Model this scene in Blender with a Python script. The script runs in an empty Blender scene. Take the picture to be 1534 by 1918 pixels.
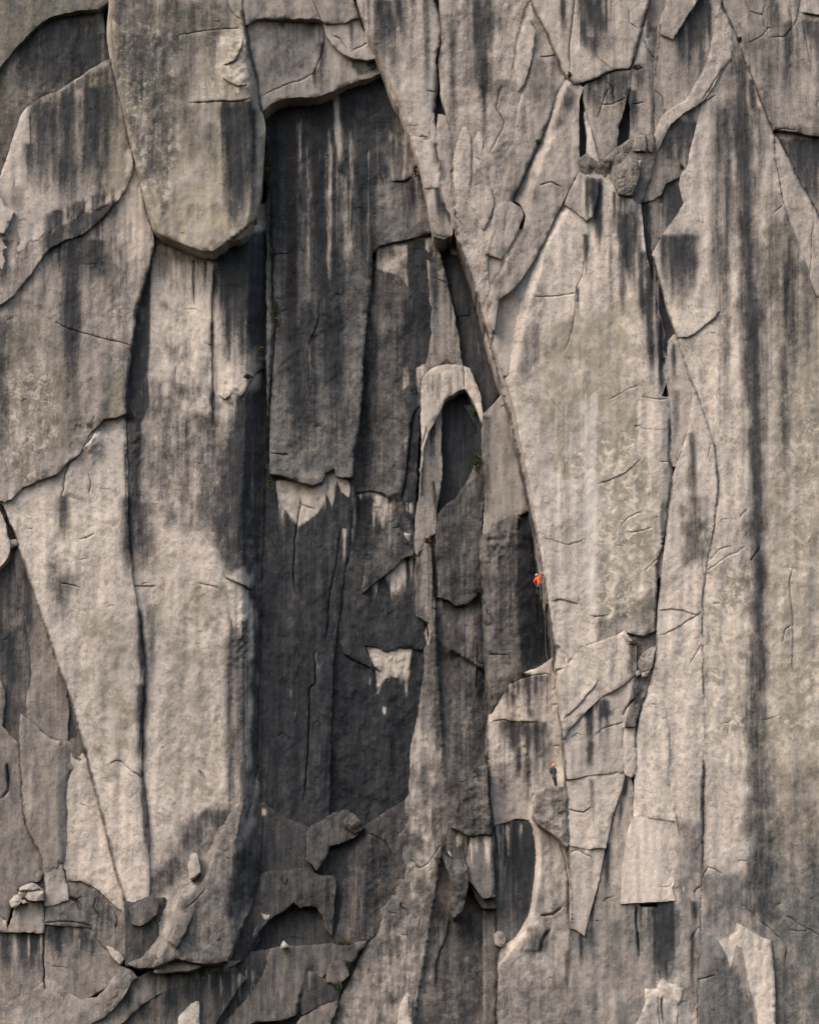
import bpy, math, random
import numpy as np
from mathutils import Vector
from mathutils.geometry import delaunay_2d_cdt

# ------------------------------------------------------------------ camera
SC = bpy.context.scene
COL = SC.collection
S = 0.0408                      # metres of wall per photograph pixel at the middle of the frame
D = 235.0                       # distance of the camera to the wall
PITCH = math.radians(15.0)      # the photographer stands low and looks up
cam_d = bpy.data.cameras.new('camera')
cam = bpy.data.objects.new('camera', cam_d)
COL.objects.link(cam)
SC.camera = cam
CAM = np.array([0.0, -D, -D * math.tan(PITCH)])
cam.location = CAM.tolist()
cam.rotation_euler = (math.radians(90) + PITCH, 0, 0)
RAYLEN = D / math.cos(PITCH)
FPX = RAYLEN / S                # focal length in photograph pixels
cam_d.sensor_fit = 'VERTICAL'
cam_d.sensor_height = 24.0
cam_d.lens = 24.0 * FPX / 1918.0
cam_d.clip_start = 1.0
cam_d.clip_end = 2000.0

# ------------------------------------------------------------------ light
W = bpy.data.worlds.new('World')
SC.world = W
W.use_nodes = True
nt = W.node_tree
nt.nodes.clear()
SUN_AZ = math.radians(-52)      # to the left of the wall's outward normal
SUN_EL = math.radians(48)
sky = nt.nodes.new('ShaderNodeTexSky')
sky.sky_type = 'NISHITA'
sky.sun_disc = False
sky.sun_elevation = SUN_EL
sky.sun_rotation = math.pi + math.radians(52)
sky.air_density = 1.6
sky.dust_density = 5.0
sky.ozone_density = 0.6
bg = nt.nodes.new('ShaderNodeBackground')
bg.inputs['Strength'].default_value = 0.148
wo = nt.nodes.new('ShaderNodeOutputWorld')
nt.links.new(sky.outputs[0], bg.inputs[0])
nt.links.new(bg.outputs[0], wo.inputs[0])
sun_d = bpy.data.lights.new('sun', 'SUN')
sun_d.energy = 0.95
sun_d.angle = math.radians(36)
sun_d.color = (1.0, 0.92, 0.87)
sun = bpy.data.objects.new('sun', sun_d)
COL.objects.link(sun)
sd = Vector((math.sin(SUN_AZ) * math.cos(SUN_EL), -math.cos(SUN_AZ) * math.cos(SUN_EL), math.sin(SUN_EL)))
sun.rotation_euler = sd.to_track_quat('Z', 'Y').to_euler()
sun.location = (-60, -120, 120)
SC.view_settings.view_transform = 'Standard'
SC.view_settings.look = 'None'
SC.view_settings.gamma = 1.0
SC.view_settings.use_curve_mapping = False
SC.view_settings.exposure = 0.76

# ------------------------------------------------------------------ point in the photograph + depth -> world
ca, sa = math.cos(PITCH), math.sin(PITCH)
def world(px, py, d):
    """point where the sight line through photograph pixel (px, py) meets the vertical plane d metres in front of the wall"""
    px = np.asarray(px, float); py = np.asarray(py, float); d = np.asarray(d, float)
    u = (px - 767.0) / FPX; v = (959.0 - py) / FPX
    dy = ca - v * sa; dz = sa + v * ca; dx = u
    t = (D - d) / dy
    return np.stack([CAM[0] + dx * t, CAM[1] + dy * t, CAM[2] + dz * t], -1)

# ------------------------------------------------------------------ noise
def _hash(ix, iy, seed):
    h = (ix.astype(np.int64) * 374761393 + iy.astype(np.int64) * 668265263 + seed * 974634541) & 0xFFFFFFFF
    h = ((h ^ (h >> 13)) * 1274126177) & 0xFFFFFFFF
    h = h ^ (h >> 16)
    return (h & 0xFFFFFF) / float(0xFFFFFF)
def vnoise(x, y, seed=0):
    x = np.asarray(x, float); y = np.asarray(y, float)
    ix = np.floor(x); iy = np.floor(y)
    fx = x - ix; fy = y - iy
    fx = fx * fx * fx * (fx * (fx * 6 - 15) + 10); fy = fy * fy * fy * (fy * (fy * 6 - 15) + 10)
    a = _hash(ix, iy, seed); b = _hash(ix + 1, iy, seed); c = _hash(ix, iy + 1, seed); d = _hash(ix + 1, iy + 1, seed)
    return (a + (b - a) * fx) * (1 - fy) + (c + (d - c) * fx) * fy
def fbm(x, y, seed=0, octv=4, gain=0.5):
    s = 0; a = 1; n = 0
    x = np.asarray(x, float); y = np.asarray(y, float); x, y = x * .86 + y * .51, y * .86 - x * .51
    for i in range(octv):
        s = s + a * (vnoise(x, y, seed + i * 17) - 0.5) * 2; n += a
        a *= gain; x, y = (x * .80 - y * .60) * 2.03 + 11.3, (x * .60 + y * .80) * 2.03 + 7.7
    return s / n
def ridged(x, y, seed=0, octv=3):
    s = 0; a = 1; n = 0
    x = np.asarray(x, float); y = np.asarray(y, float); x, y = x * .80 + y * .60, y * .80 - x * .60
    for i in range(octv):
        s = s + a * (1 - np.abs(vnoise(x, y, seed + i * 13) - 0.5) * 4); n += a
        a *= 0.5; x, y = (x * .80 - y * .60) * 2.1 + 3.1, (x * .60 + y * .80) * 2.1 + 5.9
    return s / n
def smooth(t):
    t = np.clip(t, 0, 1); return t * t * (3 - 2 * t)

# ------------------------------------------------------------------ polygons
def soften(P, closed=True, it=2):
    """rounds shallow corners, keeps sharp ones"""
    P = [tuple(map(float, p)) for p in P]
    for _ in range(it):
        n = len(P); out = []
        for i in range(n):
            if not closed and (i == 0 or i == n - 1): out.append(P[i]); continue
            a, b, c = P[i - 1], P[i], P[(i + 1) % n]
            v1 = (b[0] - a[0], b[1] - a[1]); v2 = (c[0] - b[0], c[1] - b[1])
            l1 = math.hypot(*v1) + 1e-9; l2 = math.hypot(*v2) + 1e-9
            ang = math.degrees(math.acos(max(-1, min(1, (v1[0] * v2[0] + v1[1] * v2[1]) / l1 / l2))))
            if ang < 26 and ang > 2:
                q = 0.22
                m = min(l1, l2) * q
                out.append((b[0] - v1[0] / l1 * m, b[1] - v1[1] / l1 * m))
                out.append((b[0] + v2[0] / l2 * m, b[1] + v2[1] / l2 * m))
            else: out.append(b)
        P = out
    return P
def densify(P, step, closed=True):
    out = []
    n = len(P)
    for i in range(n if closed else n - 1):
        a = P[i]; b = P[(i + 1) % n]
        k = max(1, int(math.hypot(b[0] - a[0], b[1] - a[1]) / step))
        for j in range(k): out.append((a[0] + (b[0] - a[0]) * j / k, a[1] + (b[1] - a[1]) * j / k))
    if not closed: out.append(P[-1])
    return np.array(out)
def warp(A, jag=1.0):
    x, y = A[:, 0], A[:, 1]
    r = ridged(x / 9, y / 9, 77)
    dx = 2.2 * fbm(x / 30, y / 30, 5, 3) + 1.2 * fbm(x / 7, y / 7, 8, 2) + 0.5 * r
    dy = 2.2 * fbm(x / 30, y / 30, 25, 3) + 1.2 * fbm(x / 7, y / 7, 28, 2) + 0.5 * r
    return np.stack([x + dx * jag, y + dy * jag], -1)
def inside(px, py, P):
    n = len(P); c = np.zeros(px.shape, bool)
    x0, y0 = P[:, 0], P[:, 1]; x1, y1 = np.roll(x0, -1), np.roll(y0, -1)
    for i in range(n):
        if y0[i] == y1[i]: continue
        m = (y0[i] > py) != (y1[i] > py)
        if not m.any(): continue
        xx = (x1[i] - x0[i]) * (py[m] - y0[i]) / (y1[i] - y0[i]) + x0[i]
        idx = np.where(m)[0]
        c[idx[px[m] < xx]] ^= True
    return c
def dist_poly(px, py, P, closed=False):
    """distance to a polyline, signed side (+ = left of a line drawn downwards, below one drawn to the right), position along it 0..1"""
    P = np.asarray(P, float)
    Q = np.vstack([P, P[:1]]) if closed else P
    best = np.full(px.shape, 1e9); side = np.ones(px.shape); par = np.zeros(px.shape)
    seg = np.hypot(*(Q[1:] - Q[:-1]).T); cum = np.concatenate([[0], np.cumsum(seg)]); tot = cum[-1] + 1e-9
    for i in range(len(Q) - 1):
        ax, ay = Q[i]; dx, dy = Q[i + 1] - Q[i]
        L2 = dx * dx + dy * dy + 1e-9
        t = np.clip(((px - ax) * dx + (py - ay) * dy) / L2, 0, 1)
        ex = px - ax - t * dx; ey = py - ay - t * dy
        d = ex * ex + ey * ey
        m = d < best
        best[m] = d[m]
        side[m] = np.sign(dx * (py[m] - ay) - dy * (px[m] - ax) + 1e-12)
        par[m] = (cum[i] + t[m] * seg[i]) / tot
    return np.sqrt(best), side, par
def near(px, py, P, r):
    P = np.asarray(P)
    return np.where((px > P[:, 0].min() - r) & (px < P[:, 0].max() + r) & (py > P[:, 1].min() - r) & (py < P[:, 1].max() + r))[0]

# ------------------------------------------------------------------ scene tables
SLABS = []     # the pieces of the cliff
FEAT = []      # cracks, steps and ridges on them
COLOUR_MARKS = []     # water streaks, lichen, fresh scars, plus painted vignette, lit and shaded sides
def slab(key, name, d, gx, gy, P, **o):
    SLABS.append(dict(key=key, name=name, d=d, gx=gx, gy=gy, P=P, **o))
def crack(P, on=None, w=.9, c=0.35, hp=0.0, hn=0.0, fall=30, taper=0.12, jag=1.0):
    FEAT.append(dict(t='c', P=P, on=on, w=w, c=c, hp=hp, hn=hn, fall=fall, taper=taper, jag=jag))
def facet(P, on, side, width, drop, jag=1.0):
    FEAT.append(dict(t='f', P=P, on=on, side=side, width=width, drop=drop, jag=jag, w=0))
def bump(x, y, rx, ry, h, on, rough=0):
    FEAT.append(dict(t='b', x=x, y=y, rx=rx, ry=ry, h=h, on=on, rough=rough))
def streak(x0, y0, x1, y1, w0, w1, s=1.0, k='d', on=None, f0=6, f1=0.4):
    COLOUR_MARKS.append(dict(t='s', a=(x0, y0), b=(x1, y1), w=(w0, w1), s=s, k=k, on=on, f0=f0, f1=f1))
def patch(P, s=1.0, k='d', on=None, soft=12, vary=0.0):
    COLOUR_MARKS.append(dict(t='p', P=P, s=s, k=k, on=on, soft=soft, vary=vary))
def seam(P, w=1.6, s=.9, on=None, side=0, k='d'):
    """soil and algae collected along a joint"""
    COLOUR_MARKS.append(dict(t='l', P=P, w=w, s=s, on=on, side=side, k=k))
def box(x0, y0, x1, y1): return [(x0, y0), (x1, y0), (x1, y1), (x0, y1)]

def runs(x0, x1, y0, y1, n, on, s=.7, k='d', wmin=1.5, wmax=6, lmin=.3, lmax=1.0, topj=6, seed=1, slope=0.0):
    """a family of uneven water runs starting along the line (x0,y0)-(x1,y0+slope*(x1-x0)) and ending by y1"""
    r = random.Random(seed * 7919 + int(x0 * 3 + y0))
    for i in range(n):
        x = r.uniform(x0, x1); ya = y0 + slope * (x - x0) + r.uniform(-topj * .3, topj); L = (y1 - y0) * r.uniform(lmin, lmax) ** 1.3
        w = wmin + (wmax - wmin) * r.random() ** 2
        streak(x, ya, x + r.uniform(-.012, .018) * L, ya + L, w, w * r.uniform(.5, 1.1), s * (.72 if k == 'd' else 1) * r.uniform(.5, 1.1), k, on, 6, r.uniform(.35, .8))
# ================================================================== THE CLIFF, piece by piece
# left part -----------------------------------------------------------------
slab('L1', 'rock_slab', 3.4, 0.1, 0.1, [(-260,-260),(220,-260),(206,0),(185,15),(140,20),(110,27),(85,36),(60,56),(35,82),(15,108),(0,126),(-60,190),(-260,330)], ol=.75, st=0.18, tone=0.78)
slab('L2', 'rock_slab', 2.9, 0.1, 0.2, [(185,10),(190,20),(196,60),(202,85),(207,112),(180,126),(160,140),(130,158),(110,173),(85,178),(65,190),(50,204),(38,222),(24,262),(8,315),(-20,360),(-260,560),(-260,300),(-60,180),(0,122),(15,104),(35,78),(60,52),(85,32),(110,24),(140,17)], ol=.25, st=0.34, tone=0.74, ro=1.5)
slab('L3', 'rock_slab', 3.2, 0.15, -0.05, [(207,108),(216,140),(231,200),(243,255),(250,300),(246,330),(235,352),(222,375),(200,385),(185,391),(160,396),(135,412),(105,428),(80,440),(62,452),(40,470),(20,505),(-20,530),(-30,470),(-10,430),(0,415),(5,400),(-20,360),(5,320),(24,262),(38,220),(50,204),(65,190),(85,178),(110,173),(130,158),(160,140),(180,126)], ol=.12, st=.05, tone=1.02)
slab('L3b', 'rock_flake', 3.5, 0.5, 0, [(10,385),(27,395),(24,405),(8,436),(-20,425),(-60,400),(-60,340),(-10,350)], tone=1.05)
slab('L4', 'rock_slab', 2.55, 0.05, 0.0, [(250,296),(262,330),(276,390),(288,452),(284,480),(272,520),(258,572),(249,622),(242,680),(237,740),(235,772),(222,778),(195,785),(180,800),(165,815),(160,830),(145,850),(130,862),(110,885),(80,895),(45,910),(30,928),(8,940),(-30,920),(-260,900),(-260,300),(-20,340),(40,380),(225,330),(243,315)], ol=.25, st=0.17, tone=0.97, ro=1.1)
slab('L5', 'rock_slab', 1.9, 0.0, 0.0, [(232,765),(237,790),(238,900),(240,1020),(250,1100),(262,1160),(270,1250),(266,1330),(264,1430),(272,1500),(278,1580),(282,1680),(262,1760),(246,1802),(246,1730),(240,1702),(215,1620),(195,1540),(175,1462),(160,1400),(125,1290),(95,1200),(70,1130),(35,1020),(15,962),(-2,935),(10,900),(100,840),(140,800)], ol=.22, st=0.02, tone=1.03)
slab('P', 'rock_pillar', 1.75, -0.05, 0.0, [(282,440),(282,480),(270,530),(252,600),(240,680),(228,760),(226,900),(228,1020),(236,1100),(248,1160),(255,1250),(252,1330),(250,1430),(258,1500),(262,1580),(265,1700),(252,1780),(300,1790),(425,1785),(462,1720),(474,1670),(484,1560),(487,1450),(488,1300),(490,1150),(495,1000),(499,900),(503,800),(508,600),(512,430),(500,380)], ol=.2, st=0.04, tone=1.02, ro=1.1, jag=0.45)
slab('H', 'hanging_pillar', 4.0, 0.04, 0.02, [(206,-260),(206,0),(200,60),(205,100),(218,150),(230,200),(243,258),(260,325),(275,390),(288,429),(300,438),(330,450),(350,459),(380,469),(400,468),(420,455),(450,447),(466,439),(479,410),(491,340),(497,230),(490,205),(484,150),(470,110),(463,60),(452,20),(446,-260)], ol=.62, st=0.06, tone=1.05, back=2.0, jag=0.45)
# top roof ------------------------------------------------------------------
slab('R2', 'rock_slab', 3.0, -0.55, 0.0, [(450,-260),(455,40),(600,20),(672,20),(690,75),(703,108),(712,138),(681,147),(651,158),(620,171),(593,180),(570,181),(535,183),(508,192),(493,206),(489,190),(483,150),(470,110),(462,60)], ol=.3, st=.10, tone=.93, sp=3)
slab('R1', 'rock_slab', 3.6, -0.55, -0.1, [(444,-260),(455,20),(461,46),(475,38),(488,33),(525,34),(565,34),(600,35),(610,41),(644,42),(655,37),(672,33),(664,8),(655,-20),(650,-260)], ol=.4, st=.12, tone=.9, back=1)
slab('R3', 'rock_flake', 2.7, -0.5, 0, [(604,40),(644,43),(671,36),(688,75),(700,108),(690,111),(680,110),(655,107),(635,95),(617,75),(610,62)], st=.05, tone=1.0, back=1)
# alcove --------------------------------------------------------------------
slab('A1', 'rock_slab', 0.75, 0.0, 0.0, [(500,150),(600,130),(722,130),(745,190),(780,261),(800,332),(813,430),(790,440),(769,446),(739,452),(708,459),(697,472),(693,535),(685,602),(680,670),(678,721),(673,789),(664,840),(661,891),(645,893),(630,890),(628,876),(608,884),(603,901),(586,907),(559,901),(536,891),(506,887),(500,700)], ol=.15, st=0.25, tone=0.88, ro=1.5, gr=1, gf=0.6)
slab('A2', 'rock_slab', 0.25, 0.12, 0.0, [(690,450),(735,452),(769,446),(815,432),(834,518),(851,592),(864,667),(865,700),(800,700),(788,720),(786,780),(782,830),(779,900),(776,960),(773,1000),(772,1038),(753,1045),(725,1072),(695,1096),(671,1116),(651,1147),(641,1188),(630,1185),(635,1120),(640,1050),(650,1000),(657,940),(661,880),(664,800),(676,721),(680,620)], ol=.3, st=0.38, tone=0.74, ro=1.6, gf=0.5)
slab('A2b','rock_flake', 0.5, .1, 0, [(797,448),(816,440),(834,518),(851,592),(864,667),(867,704),(860,690),(837,670),(820,684),(795,700),(808,640),(806,560)], st=.25, tone=.88, ro=.9)
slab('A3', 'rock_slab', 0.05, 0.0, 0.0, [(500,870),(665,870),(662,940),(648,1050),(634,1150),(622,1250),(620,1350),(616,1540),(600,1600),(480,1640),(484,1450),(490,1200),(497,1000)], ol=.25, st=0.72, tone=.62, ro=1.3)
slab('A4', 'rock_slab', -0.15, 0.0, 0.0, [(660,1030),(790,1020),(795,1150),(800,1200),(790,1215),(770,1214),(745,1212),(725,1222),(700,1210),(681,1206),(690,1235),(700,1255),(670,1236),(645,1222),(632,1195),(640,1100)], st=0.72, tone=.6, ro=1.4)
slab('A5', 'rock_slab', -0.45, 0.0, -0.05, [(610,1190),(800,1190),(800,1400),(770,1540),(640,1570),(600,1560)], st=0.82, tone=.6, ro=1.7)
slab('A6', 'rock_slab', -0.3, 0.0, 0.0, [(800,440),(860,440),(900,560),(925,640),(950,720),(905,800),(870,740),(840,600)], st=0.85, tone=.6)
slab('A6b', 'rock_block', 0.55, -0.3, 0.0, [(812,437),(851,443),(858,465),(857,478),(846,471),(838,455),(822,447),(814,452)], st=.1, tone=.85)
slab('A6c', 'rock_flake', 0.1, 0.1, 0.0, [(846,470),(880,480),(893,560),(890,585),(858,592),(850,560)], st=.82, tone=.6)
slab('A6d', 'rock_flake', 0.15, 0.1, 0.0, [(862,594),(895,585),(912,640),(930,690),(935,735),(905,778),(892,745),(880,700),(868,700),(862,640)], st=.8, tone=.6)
slab('A7', 'rock_flake', 0.75, 0.0, 0.0, [(788,718),(795,701),(808,692),(824,684),(850,682),(863,684),(880,690),(888,714),(898,738),(904,775),(903,790),(896,772),(888,755),(878,738),(871,728),(862,731),(847,738),(835,746),(829,752),(822,772),(803,806),(793,833),(790,860),(786,900),(787,925),(789,860),(790,789)], st=.03, tone=1.0, pale=.1)
slab('A8', 'rock_flake', 0.35, 0.15, 0.0, [(822,764),(826,760),(826,860),(825,905),(816,950),(815,1000),(800,1012),(780,1040),(776,1010),(780,960),(786,925),(787,860),(793,833),(803,806)], st=.22, tone=.9)
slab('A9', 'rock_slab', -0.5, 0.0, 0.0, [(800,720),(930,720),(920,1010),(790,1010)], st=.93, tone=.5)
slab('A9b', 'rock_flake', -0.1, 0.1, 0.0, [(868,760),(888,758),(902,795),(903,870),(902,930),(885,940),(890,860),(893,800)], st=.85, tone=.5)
slab('A10', 'rock_slab', 0.55, 0.0, 0.1, [(820,964),(830,950),(854,933),(870,910),(885,880),(896,850),(904,860),(904,930),(900,998),(898,1050),(897,1093),(891,1113),(875,1130),(854,1133),(838,1122),(820,1118),(819,1066),(815,1008)], ol=.1, st=0.45, tone=0.8, ro=1.6)
slab('A11', 'rock_slab', 1.0, 0.0, 0.0, [(947,732),(958,770),(970,830),(980,880),(992,955),(976,962),(950,968),(932,976),(918,998),(905,1000),(908,950),(908,891),(902,823),(905,776),(920,762),(936,744)], ol=.15, st=.1, tone=.87, ro=.8, jag=0.45)
slab('A12', 'rock_slab', 1.3, 0.0, 0.0, [(899,1010),(902,1001),(919,997),(932,977),(955,968),(991,957),(996,1000),(1008,1060),(1020,1120),(1034,1200),(1036,1230),(1010,1252),(983,1262),(956,1276),(939,1300),(919,1330),(912,1345),(909,1269),(905,1167),(898,1049)], ol=.1, st=0.34, tone=0.83, ro=1.6)
slab('A12b', 'rock_flake', 0.9, 0.4, 0.0, [(988,945),(1003,960),(1016,1060),(1026,1130),(1036,1215),(1034,1225),(1022,1150),(1008,1085),(998,1010)], st=.75, tone=.55)
# right wall ----------------------------------------------------------------
slab('W0', 'rock_slab', 2.4, 0.0, 0.0, [(700,-200),(1850,-200),(1850,2150),(1060,2150),(1068,1700),(1062,1500),(1055,1400),(1042,1255),(1034,1167),(1024,1110),(1010,998),(1000,935),(985,857),(966,762),(950,700),(930,640),(905,560),(870,470),(855,440),(820,360),(800,300),(770,230),(740,150)], st=.75, tone=.6, sp=6)
slab('Wstrip', 'rock_flake', 2.5, 1.2, 0.0, [(900,560),(912,602),(922,640),(940,690),(955,735),(968,790),(978,830),(992,900),(1004,960),(1016,1050),(1026,1120),(1024,1130),(1010,1050),(998,970),(988,930),(975,870),(963,820),(950,765),(940,730),(925,685),(912,640),(903,600)], st=.12, tone=.92, ro=.8)
slab('W1', 'rock_slab', 3.1, 0.0, 0.0, [(655,-260),(668,0),(681,44),(691,81),(706,118),(722,149),(739,190),(759,230),(773,259),(790,258),(803,259),(806,235),(812,210),(815,180),(820,156),(815,119),(824,68),(822,20),(812,0),(808,-260)], ol=.05, st=.06, tone=1.05, ro=1.2)
slab('W1b', 'rock_block', 2.9, 0.0, 0.0, [(771,256),(783,295),(793,332),(797,351),(812,352),(826,351),(822,300),(816,250),(812,210),(806,236),(803,262),(790,259)], tone=1.05, ol=.05)
slab('W1c', 'rock_block', 2.5, 0.3, 0.0, [(795,346),(803,390),(813,440),(830,446),(846,440),(848,420),(838,390),(828,348)], st=.12, tone=.98)
slab('W1d', 'rock_flake', 2.75, 0.1, 0.0, [(820,215),(837,218),(844,251),(848,339),(851,390),(853,428),(846,424),(838,395),(828,352),(822,300),(816,260)], st=.12, tone=.98)
slab('W2', 'rock_slab', 3.2, -0.05, 0.0, [(812,-260),(1003,-260),(1003,0),(996,45),(992,75),(988,115),(985,149),(975,203),(965,260),(955,330),(945,380),(930,420),(914,470),(912,500),(915,540),(917,590),(922,640),(905,603),(893,553),(875,494),(858,452),(853,430),(850,390),(849,339),(844,251),(838,218),(827,190),(824,150),(822,119),(828,68),(824,20)], ol=.05, st=.09, tone=1.02, ro=1.4)
slab('W2a', 'rock_block', 3.5, 0.1, -.1, [(850,290),(858,262),(868,240),(874,236),(880,260),(882,300),(879,366),(865,362),(851,359)], tone=1.05)
slab('W2b', 'rock_flake', 3.4, 0.2, 0, [(888,262),(897,247),(905,250),(903,275),(896,330),(884,334),(885,300)], tone=1.05)
slab('W2c', 'rock_flake', 3.45, -0.1, -.1, [(882,352),(900,344),(920,352),(925,372),(922,400),(905,430),(892,400),(884,385)], tone=1.0, st=.08)
slab('W2d', 'rock_flake', 3.5, 0.0, -.1, [(930,383),(948,376),(975,390),(980,403),(970,430),(955,458),(937,485),(925,480),(912,475),(918,440)], tone=1.0, st=.1)
slab('W3', 'rock_fin', 3.5, -0.25, 0.0, [(991,-260),(993,0),(1003,25),(1020,54),(1037,91),(1051,129),(1058,149),(1044,170),(1034,203),(1020,237),(1007,271),(990,305),(975,339),(960,372),(952,400),(940,440),(928,470),(908,476),(912,441),(930,383),(939,339),(949,271),(963,217),(976,170),(990,125),(998,75),(985,60),(978,42)], ol=.12, st=.12, tone=.98, ro=1.1, jag=0.45)
slab('W3b', 'rock_flake', 3.9, 0.3, 0.0, [(996,50),(1001,60),(998,90),(985,150),(970,170),(964,110),(967,75),(978,50),(990,30)], tone=.98, ol=.1, ru=.15)
slab('W4', 'rock_fin', 3.9, -0.3, 0.0, [(1057,151),(1072,148),(1092,165),(1084,185),(1083,318),(1068,346),(1052,383),(1037,405),(1027,432),(1010,466),(990,500),(969,530),(948,550),(933,560),(929,592),(924,618),(912,590),(910,552),(917,535),(936,508),(949,480),(969,450),(983,420),(986,403),(975,382),(959,373),(975,339),(990,305),(1007,271),(1020,237),(1034,203),(1044,172)], ol=.18, st=.1, tone=.98, ro=1.1, jag=0.45)
slab('W5', 'rock_flake', 2.9, 0.0, 0.0, [(895,430),(975,430),(1015,460),(1002,520),(978,600),(958,700),(944,702),(925,650),(905,590)], st=.08, tone=1.0)
slab('W6', 'rock_slab', 3.6, 0.0, 0.0, [(1083,318),(1110,312),(1140,305),(1160,330),(1180,372),(1200,380),(1205,450),(1215,500),(1222,540),(1238,600),(1250,650),(1250,700),(1246,720),(1236,742),(1252,745),(1253,790),(1253,862),(1259,880),(1254,930),(1249,960),(1244,1010),(1230,1050),(1229,1100),(1226,1180),(1205,1190),(1176,1183),(1150,1190),(1120,1200),(1085,1213),(1070,1235),(1060,1248),(1042,1252),(1036,1215),(1033,1167),(1023,1110),(1016,1049),(1009,998),(1000,940),(993,908),(983,857),(969,792),(963,762),(949,714),(936,670),(926,640),(924,612),(934,575),(950,552),(972,532),(992,504),(1012,468),(1029,430),(1040,405),(1055,385),(1070,347)], ol=.3, st=0.02, tone=1.05, jag=0.45)
slab('W6t', 'rock_block', 4.1, 0.0, 0.0, [(1058,383),(1070,350),(1083,322),(1100,330),(1120,335),(1118,370),(1108,405),(1098,412),(1080,400),(1062,385)], st=.12, tone=1.0)
slab('W6u', 'rock_slab', 4.0, 0.0, 0.0, [(1085,322),(1105,306),(1130,302),(1142,335),(1152,362),(1170,400),(1190,440),(1203,480),(1208,500),(1200,490),(1185,470),(1180,560),(1120,520),(1105,430),(1108,400),(1118,372),(1118,337)], st=.16, tone=1.0, hid=1)
slab('W7', 'rock_block', 3.3, 0.1, -.1, [(1092,166),(1105,152),(1139,131),(1165,128),(1180,133),(1177,170),(1167,203),(1157,237),(1153,276),(1122,303),(1115,288),(1105,251),(1098,217),(1093,190)], st=.17, tone=.95)
slab('W7b', 'rock_flake', 3.5, 0.1, 0, [(1093,208),(1100,222),(1107,250),(1117,287),(1122,304),(1108,302),(1098,285),(1102,262)], tone=1.05, ru=.08)
slab('W7c', 'rock_slab', 3.8, 0.2, 0, [(1081,300),(1098,288),(1122,304),(1150,280),(1175,262),(1190,250),(1225,255),(1228,290),(1210,350),(1200,380),(1180,374),(1150,362),(1130,330),(1085,330)], st=.32, tone=.85, ro=1.5)
slab('W8', 'rock_slab', 4.0, -0.05, -0.05, [(996,-260),(1222,-260),(1216,0),(1209,20),(1197,70),(1186,108),(1178,126),(1145,130),(1110,148),(1075,158),(1066,146),(1055,130),(1037,88),(1020,50),(1003,20),(997,0)], ol=.25, st=.08, tone=.98, jag=0.45)
slab('W9', 'rock_slab', 3.5, 0.2, 0.0, [(1222,-260),(1217,0),(1211,30),(1200,62),(1188,108),(1180,130),(1177,180),(1181,230),(1178,262),(1190,256),(1215,251),(1221,255),(1224,190),(1227,136),(1237,44),(1244,20),(1262,-30),(1270,-260)], st=.15, tone=.97)
slab('W10', 'rock_slab', 3.0, 0.0, 0.0, [(1232,50),(1262,0),(1290,-260),(1360,-260),(1350,0),(1345,30),(1337,75),(1328,113),(1312,145),(1292,178),(1280,197),(1244,209),(1233,228),(1222,262),(1224,190),(1226,136)], ol=.12, st=.16, tone=.93)
slab('W10a', 'rock_slab', 4.1, 0.1, -.1, [(1262,-260),(1248,0),(1236,40),(1238,62),(1258,72),(1281,37),(1306,0),(1340,-60),(1360,-260)], ol=.2, st=.1, tone=.95)
slab('W11', 'rock_slab', 3.6, 0.1, 0.0, [(1343,14),(1350,10),(1366,42),(1373,82),(1364,113),(1346,141),(1332,167),(1312,190),(1275,215),(1252,234),(1238,262),(1222,300),(1212,345),(1202,372),(1205,300),(1226,250),(1233,228),(1247,209),(1284,187),(1309,144),(1326,113),(1335,71)], st=.08, tone=1.0, ro=1.3)
slab('W12', 'rock_slab', 3.3, 0.1, 0.0, [(1244,240),(1275,216),(1310,196),(1306,230),(1291,290),(1283,312),(1268,334),(1245,343),(1236,365),(1222,374),(1203,378),(1208,340),(1222,290),(1230,262)], st=.25, tone=.95)
slab('W12b', 'rock_slab', 2.7, 0.0, 0.0, [(1245,342),(1270,334),(1290,330),(1290,380),(1275,420),(1290,520),(1262,520),(1240,440),(1221,470),(1212,430),(1214,380),(1236,366)], st=.3, tone=.9)
slab('W12c', 'rock_slab', 2.45, 0.0, 0.0, [(1200,372),(1222,376),(1235,420),(1246,520),(1258,570),(1270,640),(1250,660),(1245,700),(1240,745),(1215,745),(1205,600),(1195,450)], st=.72, tone=.7)
slab('W13', 'rock_slab', 3.5, 0.0, 0.0, [(1350,8),(1366,42),(1383,79),(1397,124),(1411,153),(1425,192),(1439,226),(1448,249),(1450,300),(1462,368),(1479,419),(1534,560),(1850,700),(1850,2150),(1305,2150),(1306,1918),(1308,1814),(1311,1729),(1314,1641),(1316,1531),(1318,1424),(1319,1347),(1317,1298),(1315,1199),(1314,1128),(1322,1077),(1326,1043),(1338,981),(1342,930),(1343,903),(1338,840),(1329,806),(1315,767),(1298,722),(1281,676),(1270,634),(1253,591),(1239,535),(1226,490),(1222,475),(1240,440),(1262,412),(1281,380),(1271,345),(1275,325),(1286,310),(1294,280),(1307,225),(1314,190),(1332,167),(1346,141),(1362,113),(1372,82),(1362,50),(1347,14)], ol=.3, st=0.03, tone=1.02, jag=0.45)
slab('W15', 'rock_slab', 3.8, 0.1, 0.05, [(1352,-260),(1352,0),(1366,42),(1384,77),(1398,122),(1412,152),(1425,190),(1440,226),(1449,243),(1470,243),(1490,246),(1534,256),(1850,300),(1850,-260)], ol=.22, st=.16, tone=.9, jag=0.45)
slab('W16', 'rock_slab', 3.1, 0.0, 0.1, [(1446,235),(1540,240),(1860,290),(1860,900),(1600,700),(1534,540),(1500,450),(1470,380),(1456,325)], st=.25, tone=.88, hid=1)
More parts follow.
